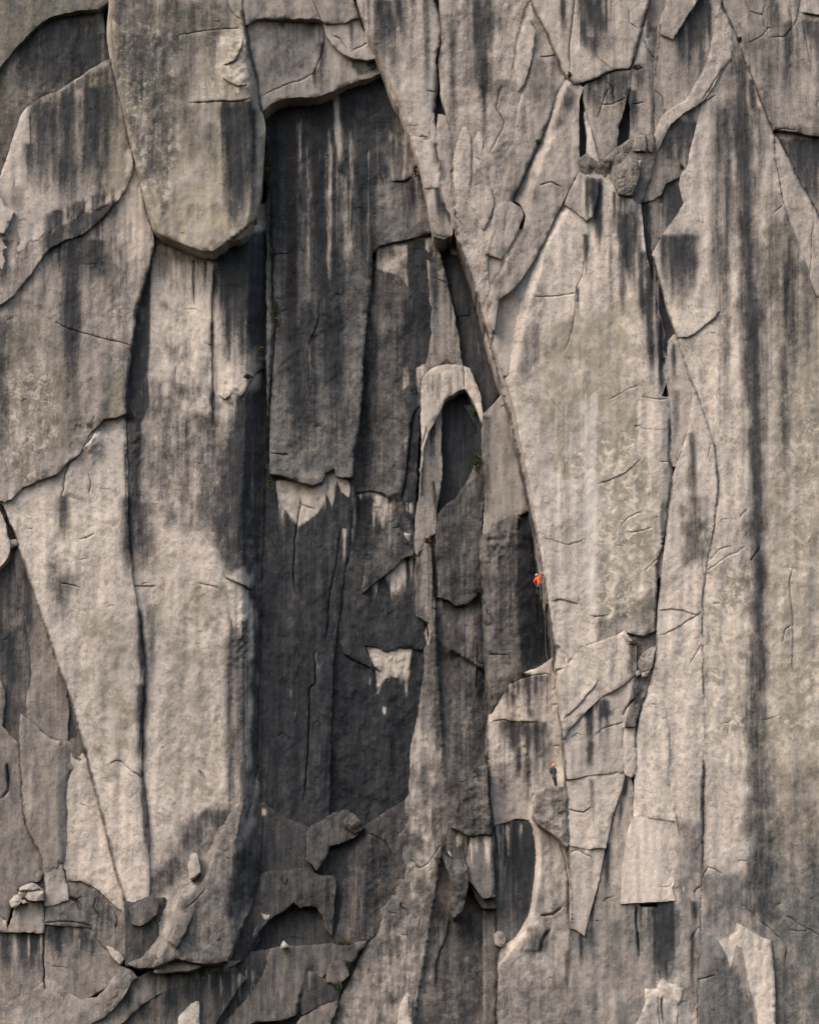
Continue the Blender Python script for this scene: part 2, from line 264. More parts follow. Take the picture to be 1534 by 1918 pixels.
slab('W16b', 'rock_slab', 3.6, 0.1, 0.0, [(1449,250),(1463,272),(1482,306),(1497,345),(1519,379),(1534,407),(1600,500),(1850,800),(1850,760),(1600,620),(1535,560),(1500,500),(1482,430),(1466,368),(1455,320)], st=.1, tone=.93, ol=.15)
slab('W16c', 'rock_slab', 3.75, 0.1, 0.1, [(1450,247),(1470,247),(1490,250),(1534,260),(1850,304),(1850,760),(1600,490),(1534,404),(1519,376),(1497,342),(1483,304),(1464,270)], st=0.18, tone=.88)
slab('W14a', 'rock_slab', 3.1, 0.0, 0.0, [(1251,640),(1262,626),(1272,640),(1283,680),(1298,722),(1297,750),(1290,800),(1280,832),(1272,850),(1262,866),(1256,872),(1253,790),(1252,745),(1247,700)], ol=.1, st=.07, tone=1.02)
slab('W14b', 'rock_slab', 3.45, 0.1, 0.0, [(1298,722),(1315,767),(1329,806),(1338,840),(1343,903),(1341,935),(1337,981),(1325,1043),(1321,1077),(1313,1128),(1314,1199),(1316,1298),(1318,1347),(1317,1424),(1315,1531),(1313,1641),(1310,1729),(1307,1814),(1305,1918),(1304,2150),(1220,2150),(1230,1700),(1240,1500),(1192,1480),(1190,1400),(1198,1332),(1214,1292),(1227,1240),(1229,1180),(1236,1100),(1245,1020),(1252,960),(1260,890),(1272,860),(1288,812),(1297,752)], ol=.2, st=0.02, tone=1.05, jag=0.45)
slab('W14c', 'rock_block', 2.9, 0.0, 0.0, [(1258,835),(1272,828),(1285,822),(1278,845),(1270,872),(1258,873)], tone=1.0, ru=.05)
slab('W14d', 'rock_block', 2.7, 0.2, 0, [(1224,1062),(1233,1045),(1244,1035),(1240,1078),(1232,1082),(1225,1075)], st=.05, tone=.85)
slab('W14e', 'rock_block', 2.7, 0.2, 0, [(1230,1020),(1246,1012),(1243,1040),(1232,1048),(1222,1060),(1216,1050)], st=.1, tone=.85)
slab('W17', 'rock_slab', 3.8, -0.1, 0.0, [(1042,1259),(1061,1249),(1071,1236),(1086,1215),(1125,1201),(1153,1191),(1169,1181),(1178,1195),(1190,1205),(1191,1228),(1190,1262),(1159,1286),(1125,1306),(1095,1333),(1068,1362),(1054,1383),(1051,1337)], ol=.12, st=.03, tone=1.07, jag=0.45)
slab('W17b', 'rock_slab', 3.5, 0.0, 0.3, [(1169,1183),(1185,1192),(1205,1192),(1226,1183),(1228,1200),(1224,1240),(1212,1290),(1197,1330),(1188,1360),(1172,1360),(1180,1310),(1188,1264),(1188,1228)], st=.35, tone=.85, ro=2)
slab('W18', 'rock_slab', 3.5, 0.0, 0.05, [(1054,1385),(1068,1366),(1095,1336),(1125,1309),(1159,1289),(1188,1266),(1186,1300),(1176,1340),(1168,1360),(1167,1400),(1169,1447),(1145,1448),(1119,1449),(1095,1453),(1075,1458),(1060,1458),(1056,1418)], ol=.08, st=.07, tone=1.03, jag=0.45)
slab('W18b', 'rock_slab', 3.4, 0.0, 0.0, [(1059,1462),(1075,1460),(1095,1455),(1119,1451),(1145,1450),(1170,1449),(1166,1470),(1155,1500),(1143,1540),(1134,1588),(1115,1587),(1100,1590),(1067,1583),(1063,1520)], ol=.08, st=.04, tone=1.05, jag=0.45)
slab('W18c', 'rock_slab', 3.2, 0.0, 0.0, [(1066,1580),(1100,1586),(1133,1586),(1121,1650),(1107,1700),(1093,1752),(1082,1742),(1069,1738)], st=.05, tone=1.03, jag=0.45)
slab('W19', 'rock_slab', 3.1, 0.1, 0.0, [(1169,1450),(1180,1452),(1186,1480),(1186,1530),(1176,1560),(1200,1700),(1310,1700),(1310,2150),(1064,2150),(1064,1893),(1068,1791),(1069,1735),(1093,1755),(1108,1702),(1122,1652),(1135,1590),(1146,1540),(1158,1500)], ol=.12, st=0.15, tone=0.88)
slab('W20', 'rock_flake', 3.6, 0.1, 0, [(1168,1355),(1176,1340),(1190,1335),(1190,1400),(1189,1450),(1180,1455),(1171,1448),(1168,1400)], st=.05, tone=1.02)
slab('W21', 'rock_slab', 3.62, -0.05, 0.0, [(1204,1318),(1192,1370),(1189,1450),(1187,1529),(1210,1531),(1235,1534),(1264,1537),(1270,1563),(1266,1548),(1260,1500),(1255,1465),(1252,1420),(1250,1350),(1240,1310),(1222,1298)], ol=.2, st=.0, tone=1.07, jag=0.45)
slab('W22', 'pale_block', 3.5, -0.05, 0.03, [(1188,1529),(1175,1556),(1170,1600),(1165,1640),(1163,1692),(1200,1690),(1263,1686),(1258,1664),(1262,1655),(1261,1620),(1257,1592),(1256,1560),(1250,1534)], st=0, tone=1.12, ro=.6, jag=0.45, bev=0.3)
slab('W23', 'rock_slab', 4.3, 0.0, 0.0, [(1312,1744),(1322,1746),(1340,1756),(1363,1755),(1379,1743),(1381,1729),(1395,1737),(1411,1746),(1428,1758),(1442,1760),(1445,1790),(1448,1814),(1450,1860),(1451,1918),(1452,2150),(1306,2150),(1308,1918),(1309,1814)], ol=.1, st=.1, tone=.93, jag=0.45)
slab('W24', 'rock_flake', 3.55, 0.1, 0.0, [(1207,1852),(1230,1853),(1233,1838),(1240,1831),(1251,1842),(1265,1845),(1278,1852),(1276,1866),(1270,1882),(1264,1918),(1262,2100),(1190,2100),(1191,1918),(1202,1898),(1210,1878)], st=.02, tone=1.0)
# centre buttresses ---------------------------------------------------------
slab('A13', 'rock_slab', 1.9, 0.0, 0.02, [(1036,1230),(1010,1250),(983,1258),(960,1272),(940,1298),(926,1330),(912,1343),(911,1418),(917,1470),(921,1547),(935,1541),(950,1539),(960,1534),(975,1532),(990,1535),(997,1550),(1002,1580),(1004,1600),(1001,1650),(996,1690),(988,1720),(980,1735),(970,1750),(955,1764),(941,1770),(935,1800),(932,1918),(930,2150),(1064,2150),(1064,1893),(1069,1791),(1069,1689),(1064,1577),(1061,1499),(1056,1418),(1049,1337),(1042,1270)], ol=.05, st=.06, tone=1.03, ro=1.2)
slab('A14', 'rock_slab', 1.0, 0.0, 0.0, [(905,1500),(1012,1500),(1012,1780),(940,1800),(925,1960),(960,2150),(905,2150)], st=0.46, tone=0.82)
slab('LEDGE', 'rock_ledge', 3.0, 0.0, 0.1, [(1004,1490),(1010,1480),(1020,1474),(1032,1473),(1048,1474),(1060,1475),(1062,1499),(1064,1560),(1064,1590),(1050,1574),(1035,1562),(1018,1552),(1006,1540),(998,1525),(999,1505)], st=0.12, tone=1.0, ro=2.2, back=1)
slab('A14b', 'rock_block', 1.2, 0.3, 0, [(925,1748),(938,1742),(949,1758),(946,1770),(938,1778),(926,1772)], st=.15, tone=.9, hid=1)
slab('A15', 'rock_buttress', 1.35, 0.0, 0.10, [(776,1000),(800,1012),(814,1000),(819,1066),(820,1118),(838,1124),(854,1136),(875,1132),(891,1115),(899,1090),(905,1200),(910,1300),(913,1420),(918,1500),(922,1562),(926,1680),(931,1750),(930,1850),(931,1918),(932,2150),(580,2150),(617,1918),(634,1876),(664,1818),(685,1770),(702,1730),(712,1706),(739,1672),(747,1604),(749,1537),(756,1500),(766,1486),(768,1469),(769,1411),(776,1371),(786,1320),(795,1252),(795,1213),(803,1201),(805,1180),(799,1164),(777,1150),(780,1100),(776,1076),(780,1040),(772,1030)], ol=.05, st=0.32, tone=0.85, ro=1.5)
slab('A15b', 'rock_flake', 2.6, 0.1, -.2, [(845,1548),(855,1520),(870,1480),(890,1440),(911,1430),(914,1480),(922,1562),(900,1561),(881,1564),(862,1555)], st=0.46, tone=0.78, ro=2.4)
slab('A15c', 'rock_slab', 1.75, 0.0, 0.0, [(840,1540),(925,1550),(930,1700),(905,1700),(872,1640),(835,1590)], st=0.6, tone=.6)
slab('A15d', 'rock_flake', 2.35, 0.1, -.1, [(882,1562),(918,1566),(923,1620),(928,1678),(906,1681),(890,1660),(878,1648),(874,1610)], st=.35, tone=.8)
slab('A15e', 'rock_flake', 2.5, 0.2, 0, [(830,1600),(850,1612),(870,1610),(878,1640),(872,1680),(864,1705),(850,1718),(842,1700),(850,1660)], st=.42, tone=.8, ro=2.6)
slab('A16', 'rock_flake', 2.9, 0.5, 0, [(745,1918),(750,1880),(762,1858),(772,1868),(770,1900),(768,2100),(744,2100)], tone=1.02)
# lower middle: shade put into the stain and tone values --------------------------------------------------------------
slab('B1', 'rock_buttress', 0.5, 0.25, 0.1, [(757,1499),(740,1510),(719,1522),(700,1536),(681,1549),(666,1566),(654,1584),(645,1600),(637,1615),(625,1632),(630,1655),(626,1690),(622,1710),(621,1747),(626,1772),(650,1768),(690,1765),(760,1700),(775,1560)], st=0.58, tone=0.66, ro=1.6)
slab('B0', 'rock_slab', -0.3, 0.1, 0.1, [(470,1620),(640,1580),(780,1500),(760,1700),(640,1900),(560,2150),(380,2150),(420,1800)], st=0.73, tone=0.53)
slab('B2', 'rock_block', 0.8, 0.1, 0.2, [(478,1662),(486,1640),(500,1632),(515,1630),(540,1632),(560,1626),(574,1625),(590,1637),(605,1640),(625,1642),(629,1660),(624,1706),(622,1752),(612,1740),(604,1715),(593,1699),(575,1697),(563,1700),(551,1689),(536,1702),(515,1712),(502,1722),(492,1735),(481,1748),(472,1772),(452,1800),(436,1812),(440,1770),(460,1715)], st=0.58, tone=0.61, ro=1.3)
slab('B2b', 'rock_flake', 0.55, 0.0, -.1, [(452,1800),(470,1772),(481,1746),(486,1735),(484,1760),(470,1782),(460,1790)], st=0.63, tone=0.59)
slab('B8', 'rock_block', 0.7, 0.1, 0.3, [(576,1560),(583,1547),(605,1538),(624,1523),(630,1524),(647,1516),(660,1524),(681,1545),(676,1558),(664,1567),(640,1578),(617,1584),(608,1605),(592,1630),(585,1618),(573,1608)], st=0.55, tone=0.59)
slab('B8b', 'rock_block', 1.0, 0.2, 0.2, [(641,1533),(650,1528),(661,1523),(674,1535),(683,1548),(676,1556),(664,1560),(655,1556),(644,1547)], st=.3, tone=.78, hid=1)
slab('B9', 'rock_slab', 0.2, 0.1, 0, [(484,1500),(530,1530),(578,1550),(576,1610),(590,1636),(560,1640),(480,1660)], st=0.63, tone=0.53, ol=.3)
slab('B4', 'rock_slab', 1.2, 0.1, 0.25, [(505,1777),(529,1773),(575,1771),(624,1767),(622,1801),(615,1820),(603,1830),(590,1824),(576,1815),(570,1850),(566,1886),(555,1898),(529,1910),(470,1915),(380,2150),(330,2150),(420,1918),(441,1893),(460,1872),(475,1855),(490,1832),(502,1808)], st=0.41, tone=0.68)
slab('B4b', 'rock_slab', 0.6, 0.1, .1, [(400,1790),(506,1778),(503,1806),(480,1850),(440,1893),(420,1918),(330,2150),(230,2150),(300,1850)], st=0.58, tone=0.61)
slab('B5', 'rock_block', 1.2, 0.2, 0.2, [(624,1769),(650,1768),(685,1763),(680,1772),(671,1782),(660,1800),(651,1804),(637,1799),(622,1803)], st=0.33, tone=0.68)
slab('B6', 'rock_block', 1.4, 0.2, 0.0, [(613,1812),(622,1803),(637,1798),(648,1806),(652,1825),(645,1832),(630,1843),(612,1838)], st=0.35, tone=0.68)
slab('B7', 'rock_block', 1.5, 0.1, 0.2, [(556,1918),(566,1904),(580,1899),(605,1884),(632,1874),(628,1895),(617,1918),(580,2100),(540,2100)], st=0.35, tone=0.68)
slab('B10', 'rock_slab', 0.8, 0.1, 0.0, [(575,1815),(603,1832),(625,1840),(640,1845),(630,1876),(600,1884),(566,1900),(560,1880)], st=0.63, tone=0.61)
# lower left: vignette and shade put into the stain and tone values ----------------------------------------------------------------
slab('F1', 'rock_buttress', 3.0, -0.5, 0.25, [(486,1440),(470,1480),(452,1505),(440,1516),(425,1532),(412,1548),(406,1572),(393,1588),(383,1608),(378,1628),(371,1640),(350,1648),(332,1660),(318,1676),(303,1694),(298,1712),(299,1735),(300,1752),(292,1765),(280,1776),(270,1790),(240,1806),(258,1813),(285,1812),(305,1805),(328,1793),(355,1800),(400,1804),(425,1797),(440,1760),(455,1728),(470,1700),(478,1660),(486,1600),(489,1500)], st=0.30, tone=0.85, ro=1.3)
slab('F1b', 'rock_flake', 3.2, 0.3, 0.2, [(355,1610),(360,1598),(368,1598),(372,1612),(374,1632),(366,1640),(355,1645),(352,1628)], st=.08, tone=.92)
slab('F2', 'rock_block', 2.6, 0.1, 0.2, [(245,1701),(262,1690),(272,1682),(288,1676),(298,1690),(292,1712),(280,1722),(262,1732),(248,1730)], st=0.48, tone=0.69)
slab('F3', 'rock_slab', 2.3, 0.0, 0.0, [(235,1690),(310,1680),(310,1760),(270,1810),(236,1810)], st=0.65, tone=0.60)
slab('K1', 'rock_slab', 1.0, 0.1, 0.0, [(-260,900),(0,938),(20,962),(45,1020),(80,1130),(105,1200),(135,1290),(165,1390),(185,1460),(150,1700),(30,1700),(-260,1750)], st=0.48, tone=0.70, ol=.1)
slab('K1b', 'rock_flake', 1.3, 0.1, 0.0, [(35,1020),(50,1060),(70,1135),(95,1205),(128,1300),(128,1388),(98,1382),(68,1362),(52,1345),(48,1310),(62,1270),(55,1200),(40,1120),(28,1060)], st=0.20, tone=0.76)
slab('K1c', 'rock_block', 2.6, 0.2, 0.0, [(-60,960),(0,958),(10,975),(15,1000),(19,1020),(17,1040),(10,1052),(0,1062),(-60,1100)], st=.02, tone=1.0, ru=.2)
slab('K1d', 'rock_block', 2.0, 0.2, 0.1, [(17,1014),(32,1011),(35,1020),(22,1027),(17,1022)], tone=.95)
slab('K1e', 'rock_slab', 1.9, -0.1, 0.0, [(-260,1270),(0,1275),(8,1290),(10,1320),(4,1360),(36,1395),(38,1430),(40,1500),(50,1554),(68,1581),(81,1611),(83,1640),(75,1650),(58,1651),(45,1657),(33,1660),(30,1680),(20,1700),(15,1725),(0,1716),(-260,1700)], st=0.24, tone=0.75)
slab('K3', 'rock_slab', 1.7, 0.1, 0.15, [(140,1389),(154,1389),(165,1430),(180,1480),(200,1555),(224,1640),(241,1702),(236,1712),(228,1702),(205,1685),(180,1662),(150,1648),(126,1650),(124,1630),(112,1616),(120,1500)], st=.06, tone=1.03, ro=1.2)
slab('K2', 'rock_slab', 2.2, -0.15, 0.0, [(38,1338),(52,1347),(68,1362),(82,1374),(98,1384),(112,1387),(125,1388),(152,1387),(158,1410),(160,1450),(152,1500),(150,1560),(146,1587),(136,1602),(124,1612),(115,1620),(98,1630),(83,1637),(81,1611),(68,1581),(51,1554),(42,1503),(38,1430)], ol=.2, st=0.18, tone=0.81)
slab('K4', 'rock_slab', 1.9, -0.15, 0.3, [(84,1640),(98,1631),(116,1621),(124,1632),(127,1650),(140,1646),(165,1650),(190,1663),(212,1680),(238,1710),(246,1738),(242,1770),(233,1798),(215,1790),(190,1765),(172,1738),(84,1732)], st=0.33, tone=0.75, ro=1.3)
slab('K4b', 'rock_block', 2.2, 0.0, 0.1, [(84,1637),(98,1630),(116,1621),(121,1640),(126,1670),(128,1684),(112,1689),(95,1696),(84,1697)], st=.08, tone=.92)
slab('K7', 'rock_block', 2.0, 0.1, 0.15, [(35,1692),(60,1688),(82,1690),(83,1746),(50,1746),(15,1744),(24,1718)], st=0.16, tone=0.84)
slab('K7b', 'rock_block', 1.9, 0.1, 0.2, [(-60,1717),(0,1717),(12,1725),(15,1745),(-60,1745)], st=.08, tone=.93)
slab('K8', 'rock_slab', 1.5, 0.1, 0.05, [(-260,1740),(15,1744),(83,1747),(84,1731),(172,1736),(190,1765),(212,1792),(232,1802),(226,1812),(214,1838),(195,1850),(150,1878),(110,1885),(60,1900),(-260,1960)], st=0.26, tone=0.77)
slab('K9', 'rock_slab', 2.4, 0.3, 0.3, [(0,1898),(15,1880),(28,1868),(55,1855),(84,1838),(100,1835),(120,1850),(150,1872),(182,1868),(205,1845),(225,1812),(250,1830),(230,1870),(195,1905),(170,1918),(100,2150),(-260,2150),(-60,1930)], st=0.20, tone=0.82, ro=1.2)
slab('K9b', 'rock_block', 2.7, 0.2, 0.2, [(200,1772),(212,1776),(226,1788),(231,1798),(224,1806),(210,1792)], st=.02, tone=.95)
slab('K10', 'rock_block', 2.9, 0.1, 0.2, [(228,1812),(245,1818),(256,1832),(235,1845),(215,1870),(190,1900),(185,1890),(205,1850)], st=0.23, tone=0.77)
slab('K11', 'rock_slab', 2.6, -0.1, 0.4, [(254,1834),(272,1824),(292,1812),(310,1803),(328,1793),(345,1800),(378,1806),(420,1800),(450,1800),(420,1815),(380,1832),(340,1845),(305,1858),(270,1876),(240,1905),(225,1918),(150,2150),(100,2150),(175,1918),(215,1875),(235,1850)], st=0.28, tone=0.79)
slab('K11b', 'rock_flake', 3.3, 0.1, 0.4, [(288,1820),(305,1808),(328,1793),(342,1798),(352,1804),(376,1808),(355,1815),(325,1819),(296,1822)], st=.02, tone=.97)
slab('K12', 'rock_slab', 1.7, 0.1, 0.0, [(225,1920),(270,1876),(340,1845),(420,1815),(440,1812),(460,1830),(400,1920),(340,2150),(140,2150)], st=0.48, tone=0.69)
slab('K13', 'pale_flake', 2.6, 0.3, 0.1, [(335,1907),(340,1898),(350,1890),(360,1880),(368,1875),(372,1876),(373,1918),(374,2100),(334,2100)], st=0, tone=1.1)
slab('K14', 'rock_slab', 1.5, 0.2, 0.1, [(441,1893),(458,1876),(476,1856),(470,1880),(450,1900),(430,1918),(400,1990),(380,1990),(418,1918)], st=.05, tone=.95, hid=1)
slab('Z', 'rock_wall', -0.9, 0.0, 0.0, [(-300,-300),(1900,-300),(1900,2200),(-300,2200)], st=.85, tone=.5, sp=14)

# ================================================================== CRACKS, STEPS, RIDGES
# (hp raises the side to the left of a line drawn downwards / below one drawn to the right; hn the other side)
C = crack; F = facet
C([(235,345),(222,375),(205,400),(190,415),(165,433),(150,442),(120,455),(92,470),(84,480),(76,495),(58,520),(38,545),(20,562),(0,574),(-60,600)], ['L4'], hn=0, hp=.55, c=0, fall=60, w=3)
C([(105,603),(125,613),(150,622),(190,633),(220,640),(244,646)], ['L4'], c=.3, w=.9)
C([(0,330),(15,290)], ['L3'])
C([(57,210),(57,270)], ['L3'], c=.2, w=.8)
C([(330,66),(365,62),(400,57),(430,52),(452,54)], ['H'], c=.25, hp=.25, fall=20)
C([(355,192),(380,190),(420,190),(448,190),(470,185)], ['H'], c=.25, hn=.25, fall=20)
C([(428,0),(430,15),(440,28),(452,38)], ['H'], c=.25, hn=.2)
C([(458,70),(452,95),(440,115),(420,122)], ['H'], c=.25, hp=.35, fall=25)
C([(415,145),(430,155),(445,162),(462,160)], ['H'], c=.25, hn=.3, fall=20)
bump(445,90,24,40,.3,['H'],.5); bump(450,150,24,30,.25,['H'],.5)
F([(452,-100),(458,60),(470,200),(474,300),(470,400),(455,447)], ['H'], -1, 22, 1.1)
F([(214,-100),(212,60),(222,150),(240,225),(258,290),(276,370),(296,440)], ['H'], 1, 9, .8)
F([(288,434),(330,452),(352,464),(385,474),(405,473),(420,458)], ['H'], 1, 8, .5)
# pillar
C([(365,485),(362,520),(365,572)], ['P'], c=.2); C([(402,480),(398,560),(396,640),(398,720),(399,800)], ['P'], c=.3, hp=.3, fall=20)
C([(411,738),(416,748),(424,750),(435,740)], ['P'], c=.25, hn=.35, fall=22)
C([(250,1100),(258,1150),(268,1200),(273,1260),(266,1330),(263,1430)], ['P','L5'], c=.08, w=2)
F([(468,440),(462,700),(452,1000),(455,1300),(452,1500),(440,1600)], ['P'], -1, 34, 1.9)
C([(372,1090),(390,1095),(408,1100)], ['P'], c=.2, hn=.15); C([(420,1080),(445,1090),(458,1098),(472,1108)], ['P'], c=.2, hn=.45, fall=25)
C([(205,1432),(215,1426),(228,1425),(245,1440),(265,1456)], ['L5','P'], c=.25, hn=.15)
C([(372,1443),(382,1455),(390,1468)], ['P'], c=.3, w=2.5)
C([(150,1010),(165,1006),(175,1000)], ['L5'], c=.2); C([(110,1092),(130,1094),(150,1100)], ['L5','P'])
C([(250,1098),(270,1098),(290,1097)], ['P'], hn=.2); C([(165,885),(170,900),(168,925)], ['L5'], c=.3)
C([(178,800),(172,822),(148,845),(130,870),(122,890),(118,930)], ['L5'], c=.4, hn=.4, w=2)
bump(160,800,26,12,-.3,['L4'],1); bump(170,830,20,20,.35,['L5'],1)
C([(500,690),(480,700),(465,720),(455,745)], ['P'], hp=.5, fall=30); bump(490,670,16,22,.3,['P'],.7); bump(255,820,12,40,.3,['P'],1)
bump(430,730,18,30,.15,['P'],.5); bump(460,1200,25,60,.15,['P'],1)
C([(482,1185),(484,1210),(480,1260)], ['P'], w=2)
# alcove
C([(508,350),(507,460),(510,520),(516,600),(512,680),(505,760),(504,880)], ['A1'], c=.5, w=2)
C([(598,560),(596,610),(580,640),(577,720),(583,740)], ['A1'], c=.2, hp=.25, fall=25)
C([(712,270),(712,330),(725,358)], ['A1'], c=.2, w=.8)
C([(734,339),(759,339),(773,329)], ['A1'], c=.3, hn=.35, fall=24)
C([(510,476),(525,476),(540,475)], ['A1'], c=.2); C([(525,583),(540,580)], ['A1'], c=.2)
C([(505,850),(540,852)], ['A1'], c=.3, hn=.2)
F([(698,560),(697,650),(700,760),(706,840),(708,930)], ['A2'], 1, 26, .7)
C([(785,760),(778,770),(770,790),(765,850),(760,900),(750,940)], ['A2'], c=.4, hp=.5, fall=35, w=2)
C([(770,1000),(758,998),(748,988),(736,990)], ['A2'], hn=.4, fall=20); C([(660,925),(690,921),(715,924),(735,938)], ['A2'], c=.3, hn=.3, fall=20)
C([(790,835),(800,800)], ['A7']); C([(864,667),(870,700),(870,728)], ['A7'])
C([(812,520),(835,530)], ['A2b']); 
C([(565,935),(556,980),(550,1060),(552,1110)], ['A3'], c=.4, hn=.2, w=2); C([(637,990),(630,1060),(618,1120),(610,1200)], ['A3'], c=.3, w=2)
C([(590,1220),(590,1280),(580,1290),(578,1400),(570,1500)], ['A3'], c=.4, w=2, hn=.3)
C([(560,940),(575,950),(590,955)], ['A3']); C([(520,1380),(530,1372),(545,1385)], ['A3'], c=.2)
C([(645,1225),(670,1240),(700,1252),(712,1260)], ['A5'], w=2, hn=.3)
C([(810,1010),(812,1080),(810,1160)], ['A15'], c=.4, hn=.0, w=2, hp=.0)
F([(808,1005),(812,1100),(808,1190),(840,1215)], ['A15'], 1, 16, .4)
F([(838,1215),(845,1300),(848,1400),(840,1480),(835,1560)], ['A15'], -1, 60, .35)
F([(836,1500),(838,1560),(820,1640),(812,1700),(812,1780),(806,1850),(806,2100)], ['A15'], -1, 90, .5)
F([(790,1290),(790,1360),(782,1440),(770,1520),(768,1600),(757,1680),(730,1720),(705,1770),(680,1830),(640,1918),(600,2100)], ['A15'], 1, 26, .4)
C([(770,1610),(785,1625),(800,1620),(825,1585)], ['A15'], hp=.4, fall=40); C([(842,1715),(835,1760),(820,1790),(815,1850)], ['A15'], c=.3, hp=.3, fall=20)
C([(750,1690),(752,1700),(760,1705)], ['A15'], c=.5, w=2)
C([(895,1205),(893,1240),(892,1290)], ['A15']); C([(893,1240),(906,1243)], ['A15'], hp=.3)
F([(968,1000),(966,1080),(968,1170),(975,1230),(978,1260)], ['A12'], -1, 60, 1.5)
F([(912,1000),(908,1100),(912,1250),(922,1300)], ['A12'], 1, 10, .5)
C([(900,1120),(915,1150),(925,1162)], ['A12'], c=.3); bump(935,1020,25,40,.25,['A12'],1)
C([(915,1225),(935,1226),(950,1228)], ['A12'], c=.2)
C([(920,1352),(940,1346),(965,1352),(1010,1352)], ['A13'], c=.2, hn=.25, fall=18)
C([(940,1300),(955,1278),(985,1268),(1020,1262),(1036,1268)], ['A13'], c=.3, hp=.35, fall=30)
bump(1040,1430,18,34,-.55,['A13'],0)
F([(1006,1540),(1012,1600),(1006,1660),(1000,1700),(985,1745),(960,1775)], ['A13'], 1, 9, .6)
C([(1012,1715),(1035,1712),(1050,1700)], ['A13'], c=.5, w=2.5); C([(1010,1785),(1015,1760),(1030,1740)], ['A13'], c=.5, w=3, hn=.4)
C([(1066,1660),(1055,1600),(1040,1560)], ['A13'], c=.3)
for y in (1292,1322,1398): C([(1035,y),(1045,y-3),(1052,y+2)], ['A13'], c=.2, w=.8)
# right wall
C([(800,258),(790,256),(783,260)], ['W1'])
F([(664,-100),(674,0),(688,44),(699,81),(714,118),(731,149),(749,190),(770,230),(784,259)], ['W1'], 1, 9, .9)
F([(993,0),(1000,60),(995,130),(982,170),(970,217),(957,271),(947,339),(938,383),(920,441)], ['W3'], 1, 9, .9)
F([(1064,160),(1055,185),(1045,220),(1038,260),(1028,280),(1015,305),(1003,345),(993,380),(992,410),(975,450),(955,485),(935,520),(925,560)], ['W4'], 1, 24, 1.2)
F([(1068,390),(1050,420),(1030,452),(1022,470),(1007,531),(986,586),(973,660),(963,718),(966,760)], ['W6'], 1, 26, 1.1)
C([(1005,462),(995,500),(985,540),(963,579),(952,620),(946,650)], ['W6'], c=0.23, w=2, hp=-.2, hn=.3)
C([(1000,555),(1020,556),(1050,555),(1078,550)], ['W6'], c=0.14); C([(1095,440),(1092,510),(1078,550),(1077,600),(1060,650),(1056,656)], ['W6'], c=0.16)
C([(1063,670),(1072,680),(1080,695)], ['W6'], c=0.09); C([(1023,733),(1040,760),(1060,785)], ['W6'], c=0.11, hn=.15)
C([(1200,743),(1215,745),(1235,748),(1250,747)], ['W6'], c=0.14, hp=.2); C([(1140,750),(1150,745),(1165,735),(1195,720)], ['W6'], c=0.09)
C([(1120,905),(1140,900),(1165,890),(1200,858)], ['W6'], c=0.11, hn=.15); C([(1160,985),(1180,965),(1200,958)], ['W6'], c=0.14); C([(1170,998),(1200,995),(1220,988)], ['W6'], c=0.14, hp=.2)
C([(1012,1007),(1040,1012),(1065,1020),(1095,1008)], ['W6'], c=0.05, hn=.12, fall=15)
C([(1035,1125),(1045,1122),(1060,1124),(1082,1132)], ['W6'], c=0.16, hp=-.2, hn=.2, fall=25); C([(1105,1153),(1125,1156),(1140,1152)], ['W6'], c=0.11, hn=.2)
C([(1038,1208),(1048,1212),(1058,1230),(1062,1248)], ['W6'], c=0.18, w=1.8, hp=-.3)
C([(1210,1070),(1228,1050),(1244,1035)], ['W6'], c=0.14); C([(1050,880),(1053,950)], ['W6'], c=0.05)
C([(1195,800),(1225,806),(1250,805)], ['W6'], c=0.05); C([(1235,864),(1255,866)], ['W6'], c=0.14, hp=.2)
F([(1236,742),(1240,800),(1240,870),(1238,940)], ['W6'], -1, 18, .6)
C([(820,55),(812,80),(815,119)], ['W2'], c=.4, w=2); C([(800,170),(812,172)], ['W1'], c=.4)
C([(940,160),(930,200),(945,230),(930,262),(915,290)], ['W2'], c=.3, hn=.3, fall=30); C([(872,240),(868,290)], ['W2'])
C([(850,405),(860,412),(868,425)], ['W2'], c=.3); C([(925,490),(918,520)], ['W2'])
C([(1081,-40),(1071,44),(1068,68),(1066,98),(1069,130)], ['W8'], c=.4, w=1.6); C([(1145,130),(1120,110),(1113,95)], ['W8'], c=.2); C([(1195,55),(1180,45),(1178,20)], ['W8'], c=.2)
C([(1010,108),(1030,105),(1048,100)], ['W3'], c=.2, hn=.15); C([(985,395),(1000,320),(995,300),(990,340)], ['W3'], c=.3)
C([(1005,250),(1025,256)], ['W4'], c=.2); C([(1012,345),(1030,340),(1050,352)], ['W4'])
C([(1120,220),(1130,190),(1140,165)], ['W7'], c=.3); C([(1150,185),(1148,165),(1135,150)], ['W7'], c=.3); C([(1125,195),(1145,195),(1170,185)], ['W7'], c=.2)
C([(1105,310),(1118,330),(1122,350)], ['W7c']); C([(1142,300),(1150,360),(1165,400)], ['W7c'], c=.5, w=2)
bump(1150,300,40,16,.5,['W7c'],.6)
C([(1182,195),(1205,192)], ['W9'], c=.25); C([(1206,75),(1220,105),(1226,108)], ['W9'], c=.4); F([(1214,75),(1212,110),(1218,190),(1215,255)], ['W9'], -1, 14, .8)
C([(1228,168),(1240,180),(1243,200)], ['W10'], c=.25); C([(1312,190),(1330,165),(1355,125)], ['W11'], c=.3); C([(1250,238),(1290,222),(1315,192),(1340,178)], ['W11','W13'], c=.3, hn=.25)
C([(1306,205),(1300,250),(1288,300)], ['W13'], c=0.14, w=1.5); C([(1270,634),(1290,632),(1310,618),(1335,598),(1350,585)], ['W13'], c=.25, hn=.3, fall=30)
C([(1222,495),(1230,530),(1245,580)], ['W12c'])
